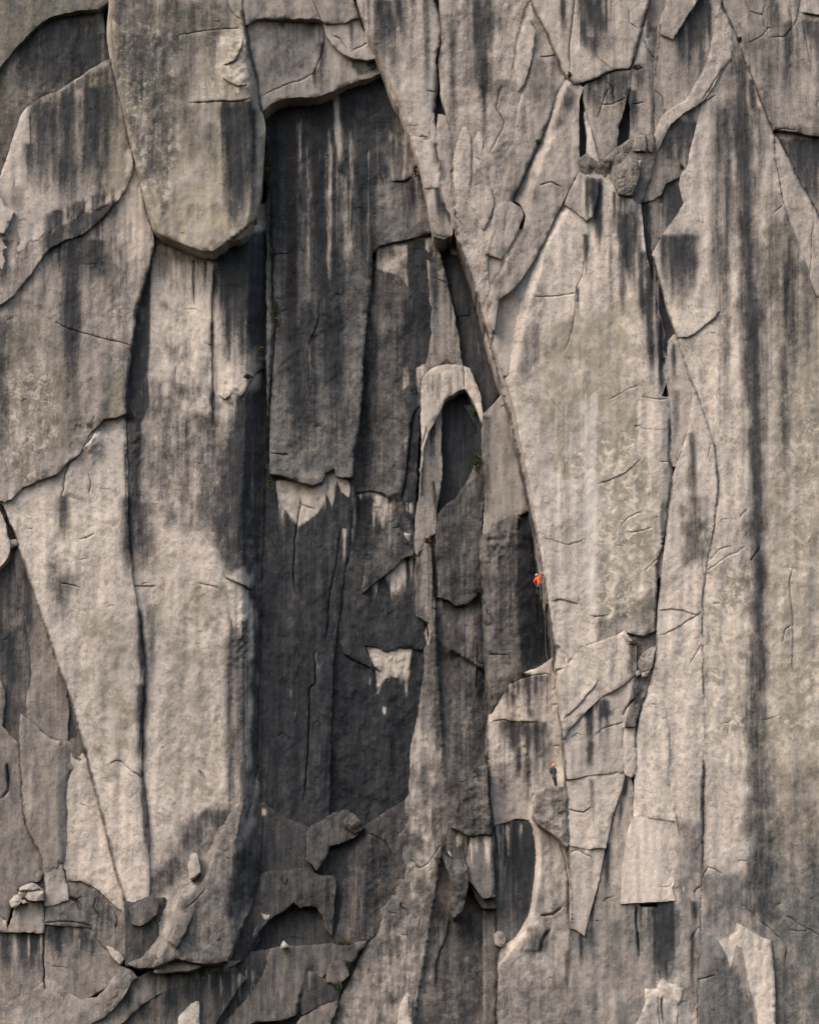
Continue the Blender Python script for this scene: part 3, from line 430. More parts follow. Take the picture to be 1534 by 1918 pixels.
C([(1338,840),(1330,830),(1325,860)], ['W14b'], c=0.09); C([(1232,1143),(1250,1141),(1275,1143),(1295,1150),(1305,1153),(1312,1145)], ['W14b'], c=0.16, hn=.25, fall=20)
C([(1235,1190),(1260,1180),(1278,1170),(1295,1158),(1310,1150)], ['W14b'], c=0.14, hn=.2, fall=20); C([(1290,1245),(1305,1222),(1315,1205)], ['W14b'], c=0.16)
C([(1327,1053),(1345,1030),(1365,1022)], ['W13'], c=0.11); C([(1325,1070),(1345,1055),(1370,1038),(1393,1024)], ['W13'], c=0.16, hp=.2, fall=20); C([(1385,970),(1400,955)], ['W13'], c=0.14); C([(1404,1052),(1412,1040),(1422,1025)], ['W13'], c=0.23, w=2)
C([(1495,1068),(1483,1065),(1479,1090),(1480,1120),(1484,1150),(1485,1200),(1483,1240),(1486,1260)], ['W13'], c=.1, hp=.22, fall=60, w=2.2)
C([(1482,1170),(1470,1180),(1464,1200)], ['W13'], c=0.14); C([(1313,1130),(1320,1090),(1315,1040)], ['W14b'], c=0.09)
C([(1355,1480),(1365,1488)], ['W13'], c=.12); C([(1355,1355),(1365,1352),(1369,1345)], ['W13'], c=0.09, hp=.1)
C([(1314,1645),(1320,1632),(1326,1625),(1340,1630),(1352,1637)], ['W13'], c=0.18); C([(1298,1672),(1305,1664),(1312,1660)], ['W14b'], c=0.23, w=2); C([(1293,1760),(1300,1748),(1310,1735)], ['W14b'], c=0.16, w=1.6)
C([(1395,1702),(1405,1708),(1425,1728),(1445,1743),(1465,1762),(1472,1775),(1472,1800)], ['W13'], c=0.14, hp=.2, fall=25)
C([(1470,1714),(1490,1728),(1515,1742),(1540,1756)], ['W13'], c=0.18, w=1.6); C([(1478,1743),(1495,1745),(1515,1742)], ['W13'], c=0.14); C([(1483,1655),(1505,1682)], ['W13'], c=0.09); C([(1455,1694),(1463,1690)], ['W13'], c=.12)
C([(1307,1836),(1325,1832),(1338,1826)], ['W23'], c=.35); C([(1380,1612),(1400,1612)], ['W13'],c=0.09)
C([(1068,1597),(1080,1592),(1095,1600),(1105,1604)], ['W18c'], c=.3, hp=.1); C([(1064,1514),(1080,1520),(1092,1522),(1104,1512)], ['W18b'], c=.35, hn=.15)
C([(1070,1382),(1080,1375),(1088,1378)], ['W18'], c=0.14); C([(1068,1300),(1080,1320),(1095,1335)], ['W17'], c=0); C([(1055,1348),(1075,1330),(1100,1305),(1120,1275)], ['W17'], c=.3, hp=-.2, fall=30, hn=.2)
C([(1168,1352),(1150,1358),(1130,1365),(1115,1378)], ['W18'], c=0.16, w=1.5); C([(1165,1340),(1172,1325),(1188,1310)], ['W18','W17b'], c=.5, w=2)
C([(1129,1690),(1137,1683),(1147,1680)], ['W19'], c=.2); C([(1191,1700),(1191,1730),(1195,1760),(1197,1790)], ['W19'], c=.35, w=1.6); C([(1133,1588),(1120,1650),(1108,1700)], ['W19'], c=.5, w=3)
C([(1232,1660),(1245,1662),(1256,1660),(1262,1652)], ['W22'], c=0.07, hp=.12, fall=20); C([(1233,1868),(1234,1918)], ['W24'], w=1.2); C([(1240,1868),(1242,1918)], ['W24'], w=1.2)
C([(1470,-60),(1470,0),(1482,31),(1482,54),(1468,68),(1440,70)], ['W15'], c=0.16, w=1.5); C([(1499,-60),(1499,0),(1492,37),(1482,54)], ['W15'], c=0.16, w=1.5)
C([(1397,-50),(1398,10),(1402,22),(1427,28),(1436,0)], ['W15'], c=0.18, w=1.6); C([(1427,28),(1434,55),(1440,52),(1425,66),(1412,75),(1398,82)], ['W15'], c=0.16)
C([(1499,24),(1534,30),(1600,35)], ['W15'], c=0.18, hn=.5, fall=25); C([(1499,30),(1508,70),(1515,110),(1520,125)], ['W15'], c=0.16)
C([(1448,245),(1470,240),(1490,244)], ['W15'], c=0.14); C([(1534,185),(1528,200)], ['W15'], c=.12); C([(1450,400),(1465,385)], ['W13'],c=0.11)
C([(1525,410),(1520,440),(1516,520)], ['W16b'], c=0.09)
# roof
C([(607,62),(608,72),(603,102),(594,125),(590,137)], ['R2'], c=.35, hn=.1); C([(590,137),(562,150),(535,159),(510,170),(495,178)], ['R2'], c=.25, w=.8)
C([(625,66),(640,75),(650,95)], ['R3'], c=.3); C([(690,80),(675,90),(662,92)], ['R3'], c=.3); C([(705,125),(697,131)], ['R2']); C([(585,0),(595,20),(601,36)], ['R1'], c=.3)
# lower
C([(540,1645),(535,1660),(528,1650)], ['B2']); F([(565,1772),(570,1800),(566,1850)], ['B4'], -1, 20, .5)
F([(700,1530),(688,1560),(690,1650),(660,1760)], ['B1'], 1, 50, .8); C([(690,1560),(720,1575),(735,1600)], ['B1'], c=.3, hp=.3)
F([(420,1560),(405,1600),(385,1650),(345,1690),(330,1740),(300,1790)], ['F1'], 1, 20, 1.3)
C([(350,1700),(365,1690),(385,1665)], ['F1'], hp=.3, fall=30); C([(330,1780),(350,1745),(362,1715)], ['F1'], hn=.5, fall=40); F([(440,1590),(430,1650),(425,1700),(435,1760)], ['F1'], -1, 60, 1.6)
F([(112,1400),(108,1480),(108,1560),(110,1610)], ['K2'], -1, 40, .7); C([(128,1530),(138,1536),(140,1540)], ['K2'], w=2.5, c=.5)
C([(180,1685),(175,1700),(190,1720)], ['K4'], c=.3); F([(130,1655),(160,1660),(190,1680),(215,1715),(225,1760)], ['K4'], -1, 18, .0)
C([(85,1730),(120,1727),(150,1730),(172,1736)], ['K4'], c=.4); C([(130,1680),(145,1688),(155,1708)], ['K4'], w=4, c=.7)
C([(100,1830),(120,1850),(145,1865)], ['K9'], hn=.5, fall=30, w=2); C([(83,1640),(83,1740),(83,1850)], ['K8','K4','K9'], c=.5, w=1.5)
C([(215,1705),(222,1720),(218,1740)], ['K4']); C([(37,1395),(37,1430)], ['K1'], w=2)
C([(13,1430),(18,1450),(15,1480),(5,1495)], ['K1e'], c=.5, w=2.5); C([(110,880),(60,905),(20,930)], ['L5'])
C([(0,1275),(8,1300),(8,1325)], ['K1'], w=2)

# ================================================================== WATER STREAKS, LICHEN, FRESH SCARS, PAINTED LIGHT AND SHADE
Sx = streak; Pt = patch
A = None
# L2 + L1
Pt([(60,55),(110,27),(185,18),(200,110),(130,130),(60,130),(35,90)], .45, 'd', ['L2'], 14, .6)
for x,w,s in ((45,12,.5),(70,9,.7),(100,16,.75),(118,8,.5),(138,9,.65),(155,6,.4),(175,18,.5)): Sx(x,40,x-4,190,w,w*.8,s,'d',['L2'])
Pt([(110,173),(160,138),(207,108),(205,135),(150,165),(120,185)], .5, 'd', ['L2','L3'], 8, .6)
Pt(box(120,105,170,165), .6, 'o', ['L2'], 14)
Pt([(-60,130),(0,130),(40,220),(10,300),(-60,330)], .6, 'o', ['L2'], 20)
# L3 streaks
for x,y0,y1,w,s in ((57,270,360,8,.75),(72,205,330,7,.4),(80,190,370,16,.55),(126,175,400,16,.75),(140,260,420,9,.35),(160,200,380,9,.4),(176,160,350,18,.75),(187,300,400,8,.4),(200,150,370,7,.45),(100,220,300,5,.3),(33,350,420,8,.25)): Sx(x,y0,x,y1,w,w,s,'d',['L3'])
Pt([(150,160),(207,120),(240,260),(240,350),(180,390),(170,300)], .75, 'o', ['L3'], 20)
Pt([(85,445),(110,428),(160,400),(215,378),(222,378),(200,405),(150,440),(92,468)], .92, 'd', ['L4','L3'], 7, .5)
for x,y1,w,s in ((8,560,12,.85),(95,520,8,.4),(132,700,17,.8),(155,560,9,.55),(172,540,10,.6),(190,560,9,.6),(108,520,7,.4)): Sx(x,450,x+3,y1,w,w,s,'d',['L4'])
Sx(132,560,138,800,16,12,.4,'d',['L4']); Sx(5,590,8,900,12,10,.4,'d',['L4'])
Pt([(20,560),(110,600),(150,800),(230,640),(235,770),(130,860),(20,900),(0,700)], .55, 'o', ['L4'], 40, .5)
Pt([(222,280),(252,270),(285,445),(280,500),(235,520),(200,470),(232,350)], .45, 'p', ['L4','L3'], 16, .3)
for x in (248,262,240): Sx(x,330,x+3,520,5,4,.3,'p',['L4'])
Pt([(20,790),(40,770),(60,790),(40,850),(15,880)], .5, 'p', ['L4'], 14, .9); Pt(box(110,770,180,800), .3, 'p', ['L4'], 14, .9)
# H
Pt([(215,0),(350,0),(325,250),(320,330),(262,330),(225,160)], .42, 'd', ['H'], 22, .7); Pt(box(330,0,440,60), .3, 'd', ['H'], 20, .6)
for x,y0,y1,w,s in ((300,60,330,26,.35),(250,60,200,20,.3),(395,60,140,9,.3),(360,0,200,8,.3),(345,70,260,10,.25),(395,230,330,9,.25),(300,300,420,14,.25),(360,200,330,7,.2)): Sx(x,y0,x,y1,w,w,s,'d',['H'])
Sx(428,198,440,430,9,12,.95,'d',['H']); Sx(450,198,455,420,12,5,.7,'d',['H']); Sx(466,195,470,400,9,5,.6,'d',['H']); Sx(424,200,426,300,10,6,.8,'d',['H']); Pt(box(415,190,472,215), .8,'d',['H'],6,.5); Sx(438,380,440,440,10,8,.5,'d',['H'])
Pt([(245,200),(330,200),(320,360),(270,330)], .4, 'p', ['H'], 20, 1.0); Pt([(330,330),(430,300),(430,440),(300,430)], .5, 'y', ['H'], 40); Pt([(350,400),(405,410),(395,460),(340,450)], .4,'p',['H'],20,.6)
Sx(483,230,478,400,8,8,.5,'g',['H'])
# P
Pt([(272,500),(284,500),(282,560),(278,700),(280,760),(262,800),(238,790),(240,700),(252,590)], .97, 'd', ['P'], 5, .3)
Sx(250,790,255,1000,14,12,.75,'d',['P'])
Pt([(285,480),(420,490),(430,700),(450,800),(300,760),(290,600)], .35, 'p', ['P'], 20, .5); Pt([(290,560),(400,560),(420,720),(340,720),(290,640)], .55, 'y', ['P'], 20, .7)
Sx(364,490,362,575,3,3,.9,'d',['P']); Sx(400,490,397,640,5,4,.95,'d',['P']); Sx(396,560,399,830,4,9,.9,'d',['P']); Sx(384,490,384,560,3,2,.8,'d',['P'])
for x,w,s,y1 in ((312,4,.3,540),(330,3,.3,520),(415,7,.8,620),(428,5,.5,720),(440,8,.85,650),(452,7,.75,700),(466,9,.95,700),(480,14,.98,720),(497,12,.95,900),(407,4,.5,560)): Sx(x,450,x+2,y1,w,w*.8,s,'d',['P'])
Pt([(400,455),(512,430),(512,560),(480,560),(450,520),(410,510)], .75, 'd', ['P'], 14, .6)
Pt([(300,560),(350,590),(320,620),(370,680),(360,740),(330,730),(300,620)], .55, 'd', ['P'], 18, 1.0); Pt([(280,720),(400,700),(440,760),(470,900),(440,1010),(300,980),(250,1000),(270,800)], .38, 'd', ['P'], 40, .8)
Pt([(455,740),(512,700),(500,1000),(490,1700),(455,1700),(468,1450),(478,1150),(462,1060),(430,1080),(400,1000),(420,860)], .85, 'd', ['P'], 22, .5); Pt([(400,860),(460,800),(470,1000),(445,1085),(400,1040)], .4, 'd', ['P'], 30, .8)  # stains, and the shade of the pillar's turned right side put into colour
Pt([(428,1085),(470,1108),(466,1150),(440,1180),(424,1120)], .85, 'p', ['P'], 12, .3); Sx(383,1092,384,1120,5,3,.7,'p',['P']); Sx(371,1050,372,1085,2,2,.6,'p',['P']); Sx(414,1150,414,1165,4,2,.6,'p',['P'])
Sx(243,930,240,1090,11,9,.85,'d',['L5','P']); Sx(262,940,278,1080,14,20,.5,'d',['P']); Sx(118,930,122,1030,10,9,.6,'d',['L5']); Sx(262,1140,268,1300,4,9,.97,'d',['P','L5']); Sx(268,1280,266,1460,8,7,.95,'d',['P','L5']); Sx(266,1440,280,1640,5,7,.6,'d',['P','L5'])
Sx(285,1130,287,1300,7,5,.35,'d',['P']); Pt(box(90,1040,160,1110), .3, 'd', ['L5'], 20, .9); Sx(115,1080,118,1180,14,10,.35,'d',['L5'])
Sx(430,1180,435,1600,8,10,.35,'d',['P']); Sx(448,1180,450,1500,6,6,.5,'d',['P'])
Pt([(345,1545),(380,1520),(425,1505),(445,1520),(410,1560),(380,1620),(330,1660),(270,1700),(285,1640),(320,1600)], .62, 'd', ['P'], 22, .5)
Pt([(60,1000),(110,960),(230,960),(230,1080),(100,1100)], .4,'y',['L5'],30,.8); Pt([(140,1150),(250,1120),(255,1400),(200,1500),(170,1380)], .35,'o',['L5'],40); Pt(box(290,1100,420,1500), .35,'o',['P'],50)
Sx(372,1445,388,1466,8,5,.8,'g',['P'])
# roof
Pt([(500,40),(590,40),(605,90),(560,140),(495,160)], .3, 'd', ['R2'], 20, .6); Sx(603,80,600,170,6,5,.6,'d',['R2']); Sx(590,130,590,170,3,3,.6,'d',['R2']); Pt([(655,108),(705,112),(708,132),(670,142),(660,125)], .85, 'd', ['R2'], 7, .5); Sx(657,44,660,100,3,3,.6,'d',['R3']); Sx(594,40,594,100,3,3,.4,'p',['R2']); Pt(box(600,80,650,140), .3,'p',['R2'],14)
Sx(690,112,697,134,5,5,.9,'d',['R2']); Sx(530,40,530,60,6,5,.5,'d',['R2'])
# alcove
Pt([(498,150),(720,130),(770,250),(745,260),(700,230),(560,200),(498,330)], .35, 'd', ['A1'], 22, .5)
Sx(546,215,546,740,11,10,1.0,'b',['A1']); Sx(546,215,548,800,9,10,.8,'d',['A1']); Sx(546,600,565,860,9,22,.6,'d',['A1']); Sx(598,190,610,520,18,15,.95,'d',['A1'],10,.3); Sx(612,400,640,900,20,18,.9,'d',['A1'],60,.4); Sx(588,230,600,560,10,6,.6,'b',['A1'])
Pt([(636,165),(716,150),(722,200),(700,280),(680,340),(650,250)], .95, 'd', ['A1'], 18, .4); Sx(675,280,690,520,26,16,.5,'d',['A1']); Sx(700,160,735,300,10,10,.75,'d',['A1']); Sx(716,160,745,330,5,6,.6,'d',['A1']); Sx(772,340,770,430,6,5,.7,'d',['A1']); Sx(790,330,790,400,9,6,.5,'d',['A1']); Sx(723,310,726,340,6,5,.7,'d',['A1'])
Sx(514,200,512,500,14,12,.9,'d',['A1']); Sx(525,200,525,330,8,6,.6,'d',['A1']); Sx(575,560,575,880,18,24,.45,'d',['A1'])
Sx(629,175,640,330,6,6,.9,'p',['A1']); Sx(640,320,655,560,9,9,.4,'p',['A1']); Sx(560,220,570,520,7,8,.3,'p',['A1']); Sx(577,440,576,600,4,4,.4,'p',['A1']); Sx(725,300,722,430,12,12,.3,'p',['A1']); Sx(578,640,580,740,2,4,.5,'p',['A1'])
Pt([(548,190),(580,183),(584,212),(560,224),(545,218)], 1.0, 'r', ['A1'], 7, .1); Pt(box(750,300,790,340),.35,'r',['A1'],12,.7); Pt(box(735,250,785,335),.3,'p',['A1'],12)
Pt([(700,463),(735,456),(762,458),(762,540),(745,520),(700,500)], .8, 'p', ['A2'], 10, .5); Sx(783,452,788,700,20,20,1.0,'d',['A2']); Pt(box(755,560,808,700),.8,'d',['A2'],12,.3); Sx(706,465,704,520,5,4,.5,'p',['A2'])
for x in (722,733,741,748,756): Sx(x,455,x,480,2,2,.8,'d',['A2'])
Sx(775,700,772,830,8,10,.7,'d',['A2']); Pt([(775,760),(790,760),(785,1000),(755,960),(750,900)], .8,'d',['A2'],12,.4); Pt([(664,780),(700,600),(706,840),(708,925),(662,915)], .45, 'd', ['A2'], 14, .3); Pt(box(720,600,765,900),.25,'y',['A2'],25,.6)
Pt([(752,690),(765,682),(765,720),(754,730)],.8,'p',['A2'],5,.5); Pt([(779,690),(797,680),(797,700),(790,712),(786,735),(781,740)],.9,'p',['A2','A2b'],4,.4)
Sx(814,530,816,620,6,5,.7,'d',['A2b']); Sx(838,460,845,560,4,4,.7,'d',['A2b']); Sx(800,455,804,640,5,5,.4,'p',['A2b']); Sx(818,600,815,680,12,12,.3,'g',['A2b'])
Pt([(515,902),(545,903),(575,905),(604,905),(608,935),(595,960),(575,975),(560,985),(545,965),(528,945)], 1.0, 'p', ['A3'], 8, .35); Pt([(607,888),(627,876),(628,893),(650,895),(656,905),(655,935),(640,920),(632,900),(622,950),(610,920)], .9, 'p', ['A3'], 6, .4)
Sx(582,915,580,935,3,2,.8,'d',['A3']); Sx(524,905,527,930,4,4,.8,'d',['A3']); Pt(box(505,890,640,1050),.15,'p',['A3'],30,.7); Sx(645,990,644,1080,5,4,.7,'p',['A3','A2'])
Pt([(660,935),(715,930),(735,950),(780,1000),(775,1020),(700,1100),(660,1100)], .25, 'd', ['A2'], 10, .4); Sx(685,930,690,1060,16,10,.9,'d',['A2']); Sx(663,930,664,1020,4,3,.9,'p',['A2']); Sx(710,928,716,1000,8,8,.9,'p',['A2']); Sx(725,930,722,1000,3,8,.6,'p',['A2']); Sx(660,990,662,1030,3,3,.7,'p',['A2']); Sx(674,925,675,940,3,2,.8,'p',['A2']); Pt([(757,997),(772,998),(768,1016),(760,1010)],.9,'p',['A2'],4); Sx(730,940,736,1090,10,20,.3,'p',['A2'])
for x,w,y1,s in ((700,8,1140,.75),(712,3,1110,.6),(735,8,1150,.9),(747,8,1150,.95),(757,5,1130,.8),(770,4,1100,.7)): Sx(x,1050,x+2,y1,w,w*.8,s,'p',['A4'])
Sx(722,1080,726,1110,4,4,.7,'d',['A4']); Sx(765,1040,765,1090,3,3,.8,'d',['A4']); Pt(box(640,1150,780,1215),.4,'d',['A4'],30,.5)
Pt([(684,1207),(700,1212),(725,1223),(745,1214),(770,1215),(766,1240),(758,1262),(750,1250),(742,1270),(730,1262),(718,1275),(708,1300),(702,1255)], 1.0, 'p', ['A5'], 7, .4); Sx(708,1260,709,1330,3,2,.7,'p',['A5']); Sx(752,1250,751,1300,5,4,.6,'p',['A5']); Sx(720,1325,719,1345,5,2,.8,'p',['A5']); Sx(724,1240,730,1300,14,12,.3,'p',['A5'])
Pt([(795,1185),(804,1165),(806,1195),(800,1210)],1,'p',['A15','A5','A4'],3)
Pt(box(500,1200,640,1560),.35,'d',['A3'],50,.4); Pt(box(600,1300,780,1540),.35,'d',['A5'],50,.4); Sx(593,1220,594,1280,3,4,.35,'p',['A3']); Sx(545,1290,543,1320,3,2,.4,'p',['A3']); Sx(553,1330,552,1360,2,2,.5,'p',['A3']); Sx(576,1300,575,1380,2,2,.4,'p',['A3'])
Pt([(788,718),(824,686),(863,688),(871,728),(835,744),(800,800),(789,850)], .35, 'p', ['A7'], 8, .6); Pt([(872,700),(888,714),(904,780),(890,760),(872,725)], .8,'p',['A7'],4,.3); Sx(820,775,822,860,4,8,.6,'p',['A8']); Sx(812,900,822,1000,4,8,.75,'b',['A8']); Sx(800,820,795,940,6,8,.4,'p',['A8'])
for x in (812,806,818): Sx(x,790,x,830,1.6,1.6,.8,'d',['A8'])
Pt([(820,964),(900,870),(902,1000),(860,1050),(820,1010)], .3, 'd', ['A10'], 25,.5); Sx(812,1030,816,1160,6,6,.6,'b',['A15']); Sx(833,1215,850,1420,15,12,.5,'b',['A15']); Sx(844,1210,848,1250,3,4,.6,'d',['A15'])
Pt([(968,985),(992,960),(1012,1060),(1036,1230),(985,1258),(968,1180)], .93, 'd', ['A12'], 10, .45); Pt(box(955,1000,975,1100),.35,'d',['A12'],12,.8); Pt([(900,1080),(960,1080),(960,1240),(905,1250)], .3,'d',['A12'],25,.9)
Sx(945,860,940,960,16,14,.2,'o',['A11']); Sx(925,800,945,950,6,6,.25,'p',['A11']); Pt(box(900,780,918,960),.5,'d',['A11'],6,.6); Sx(960,780,975,900,6,6,.3,'d',['A11'])
Sx(848,480,872,560,9,9,.5,'d',['A6','A6c']); Sx(868,490,872,530,2,2,.5,'p',['A6c']); Sx(895,640,900,700,4,3,.35,'p',['A6d'])
# right wall
for x,y0,x1,y1,w,s,on in ((706,0,735,110,9,.55,'W1'),(726,0,748,120,12,.7,'W1'),(745,0,757,90,7,.55,'W1'),(735,90,742,170,7,.4,'W1'),(817,0,822,150,5,.7,'W2'),(820,130,816,250,6,.8,'W1'),(893,0,900,110,10,.85,'W2'),(893,60,905,200,11,.6,'W2'),(905,120,915,200,16,.35,'W2'),(818,268,822,320,8,.7,'W1b'),(826,300,829,350,7,.6,'W1d'),(818,352,830,440,6,.8,'W1c'),(832,380,845,425,7,.8,'W1c'),(937,150,930,220,12,.3,'W2')): Sx(x,y0,x1,y1,w,w*.9,s,'d',[on])
Pt([(960,330),(975,300),(965,370),(945,440),(940,450)], .4,'d',['W3'],10,.8); Pt([(1005,110),(1050,120),(1030,200),(1000,210),(985,190)], .35,'d',['W3'],14,.8); Pt([(950,280),(970,290),(950,360),(935,400)], .3,'d',['W3'],10,.8)
Pt([(1060,160),(1085,180),(1060,220),(1030,260),(1045,200)], .5,'d',['W4'],12,.8); Pt([(1000,330),(1015,330),(990,400),(985,470),(950,520),(920,570),(930,520),(975,450)], .42,'d',['W4'],16,.8); Pt([(890,250),(880,350),(900,400),(925,340)],.2,'d',['W2'],20,.7)
Pt([(1040,250),(1080,280),(1060,330),(1020,350)], .3,'y',['W4'],20,.7); Sx(1054,0,1057,60,5,5,.8,'d',['W8']); Sx(1092,40,1096,105,4,5,.95,'d',['W8']); Sx(1104,0,1112,80,9,11,.97,'d',['W8']); Sx(1122,0,1127,95,6,5,.9,'d',['W8']); Sx(1110,70,1115,115,14,8,.5,'d',['W8']); Sx(1046,110,1049,150,4,4,.3,'d',['W3'])
Pt([(1085,182),(1096,185),(1103,240),(1098,290),(1084,300)], 1,'d',['W0'],6); Pt([(1175,130),(1184,190),(1178,262),(1152,285),(1160,215)], .9,'d',['W9','W0'],6)
Pt(box(1095,140,1180,190),.45,'d',['W7'],14,.8); Sx(1113,170,1115,215,4,3,.6,'d',['W7']); Sx(1150,180,1151,200,3,3,.6,'d',['W7']); Sx(1122,190,1124,250,6,6,.3,'p',['W7'])
Pt(box(1150,288,1200,350),.25,'p',['W7c'],14,1); Pt([(1188,302),(1200,300),(1198,315),(1188,312)],.9,'p',['W7c'],3)
for x,y0,y1,w,s in ((1105,335,400,4,.6),(1113,335,380,4,.7),(1120,340,480,5,.75),(1150,360,420,3,.7),(1170,400,520,6,.85),(1176,470,520,4,.7),(1125,400,450,4,.5),(1187,420,560,4,.5)): Sx(x,y0,x,y1,w,w,s,'d',['W6','W6u','W6t'])
Sx(1098,440,1096,520,5,3,.9,'d',['W6']); Sx(1082,540,1080,600,2,2,.8,'d',['W6']); Sx(1201,470,1203,620,6,4,.95,'d',['W6']); Pt([(1015,510),(1010,570),(980,640),(975,700),(990,720),(1010,650),(1020,560)], .3,'d',['W6'],14,.9); Sx(1215,500,1222,740,6,6,1.0,'d',['W6','W12c'],); Sx(1236,600,1238,745,7,5,.9,'d',['W6','W12c'])
Sx(1225,480,1226,700,3,3,.9,'p',['W12c']); Sx(1232,520,1231,740,3,3,.7,'p',['W12c']); Pt([(1228,700),(1250,690),(1250,745),(1228,745)],.8,'p',['W12c'],5,.6); Pt([(1236,470),(1262,600),(1260,630),(1240,640),(1232,560)],.9,'d',['W12c'],8)
for x,w,s,y0,y1 in ((1048,4,.6,850,1110),(1059,2,.5,760,960),(1040,2,.5,740,960),(1069,2.5,.5,800,1100),(1096,3,.6,700,980),(1110,7,.95,735,900),(1110,9,.95,880,1060),(1107,10,.95,1040,1190),(1075,3,.4,900,1120),(1088,2,.5,720,760),(1057,8,.45,1000,1130),(1098,6,.4,930,1160),(1085,10,.3,1010,1130)): Sx(x,y0,x+(2 if y1<1000 else -1),y1,w,w,s,'w',['W6'])
Pt([(1010,1000),(1035,1012),(1070,1020),(1098,1005),(1095,1016),(1065,1030),(1030,1022)], .5,'y',['W6'],5,.4); Pt([(1020,600),(1200,560),(1210,760),(1190,900),(1040,880),(1000,760)], .5,'o',['W6'],60,.4); Pt([(1120,800),(1240,780),(1225,1160),(1120,1180)], .5,'o',['W6'],40,.4); Pt(box(1080,300,1100,480),.2,'y',['W6'],30); Pt([(1120,450),(1150,420),(1190,560),(1100,640)],.3,'y',['W6'],40,.6)
Pt([(1190,745),(1250,750),(1250,900),(1230,1050),(1190,1000)], .4,'p',['W6'],20,.5); Pt([(1120,1165),(1225,1110),(1225,1185),(1170,1182),(1120,1198)],.25,'d',['W6'],20,.4)
for p in ((1060,620),(1185,620),(1155,725),(1075,790),(1175,730),(1090,900)): Pt(box(p[0]-12,p[1]-10,p[0]+12,p[1]+10),.4,'p',['W6'],10,.8)
# top right
Sx(1308,-60,1312,95,16,9,1.0,'d',['W10']); Sx(1298,30,1300,120,10,9,.9,'d',['W10']); Sx(1276,50,1278,110,5,5,.9,'d',['W10']); Sx(1322,-40,1322,60,6,6,.6,'d',['W10']); Sx(1288,60,1288,150,14,12,.4,'d',['W10']); Pt(box(1270,100,1320,160),.3,'d',['W10'],20,.7)
Sx(1196,120,1195,190,10,6,.5,'d',['W9']); Sx(1216,75,1219,250,5,6,.45,'r',['W9']); Sx(1225,50,1230,90,8,6,.5,'d',['W9']); Sx(1186,170,1188,260,5,8,.9,'d',['W9'])
for x,y0,y1,w,s in ((1258,235,330,6,.6),(1272,225,320,9,.7),(1290,215,300,6,.5),(1283,230,260,12,.6),(1250,260,300,8,.5)): Sx(x,y0,x,y1,w,w,s,'d',['W12'])
Sx(1262,345,1262,450,12,12,.75,'d',['W12b']); Sx(1240,350,1236,430,5,4,.7,'d',['W12b']); Pt([(1245,345),(1285,330),(1285,400),(1260,430),(1245,400)],.55,'d',['W12b'],12,.6); Sx(1236,380,1234,470,5,5,.4,'p',['W12b']); Sx(1211,385,1213,500,6,7,1.0,'d',['W12c','W12b'])
Pt([(1368,78),(1392,80),(1405,200),(1412,300),(1418,480),(1424,640),(1424,790),(1428,940),(1430,1080),(1434,1300),(1442,1560),(1450,1720),(1396,1720),(1402,1560),(1398,1300),(1400,1080),(1404,940),(1402,790),(1392,620),(1380,480),(1372,300),(1366,180)], .62,'d',['W13'],26,.35); Sx(1388,90,1402,560,9,8,.6,'d',['W13'],40,.3); Sx(1412,560,1424,1300,8,6,.6,'d',['W13'],40,.3); Pt(box(1375,560,1430,620),.3,'d',['W13'],14,.5)
Sx(1408,150,1412,250,6,5,.85,'d',['W13']); Sx(1345,190,1350,330,10,10,.25,'d',['W13']); Sx(1472,490,1468,650,5,5,.8,'d',['W13']); Sx(1468,640,1470,900,8,8,.45,'d',['W13']); Sx(1483,480,1487,700,8,8,.35,'d',['W13']); Sx(1505,480,1515,700,8,8,.4,'d',['W13']); Pt([(1235,450),(1300,430),(1300,560),(1275,560),(1250,520)],.35,'d',['W13'],20,.9); Sx(1242,440,1246,560,5,5,.6,'d',['W13']); Sx(1284,440,1288,560,9,8,.65,'d',['W13']); Sx(1268,450,1270,520,7,6,.4,'d',['W13'])
Pt([(1340,330),(1400,340),(1400,450),(1340,450)],.35,'g',['W13'],30,.7); Pt([(1350,1080),(1410,1080),(1400,1440),(1330,1440)],.5,'p',['W13','W14b'],30,1.0); Pt([(1330,1060),(1400,1060),(1400,1400),(1330,1400)],.45,'o',['W13'],30,.6); Pt([(1425,350),(1800,500),(1800,2100),(1440,2100)],.5,'o',['W13'],60,.4); Pt([(1290,520),(1390,520),(1390,850),(1330,800)],.35,'y',['W13'],30,.5)
Pt([(1270,930),(1330,930),(1325,1040),(1280,1060)],.4,'d',['W14b'],16,1.0); Sx(1300,930,1305,1060,12,10,.35,'d',['W14b']); Sx(1295,810,1300,960,6,8,.45,'d',['W14b']); Sx(1262,645,1264,740,3,3,.95,'d',['W14a']); Sx(1264,730,1266,850,5,4,.5,'d',['W14a']); Pt([(1235,1145),(1300,1155),(1290,1170),(1240,1175)],.5,'p',['W14b'],6,.5)
Sx(1316,1430,1316,1560,3,5,.85,'d',['W13','W14b']); Sx(1316,1540,1314,1700,5,5,.4,'d',['W13','W14b']); Pt([(1325,1650),(1530,1600),(1800,1600),(1800,2150),(1320,2150)], .28,'d',['W13'],60,.3); Pt(box(1400,1440,1534,1640),.22,'d',['W13'],40,.9); Sx(1336,905,1330,1000,6,6,.3,'p',['W14b'])
for x,y1,w,s in ((1398,0,0,0),(1440,330,10,.2),(1512,80,9,.5),(1528,120,9,.6),(1472,200,8,.45),(1478,140,5,.5),(1413,60,0,0)): 
    if s: Sx(x,40,x+2,y1,w,w,s,'d',['W15'])
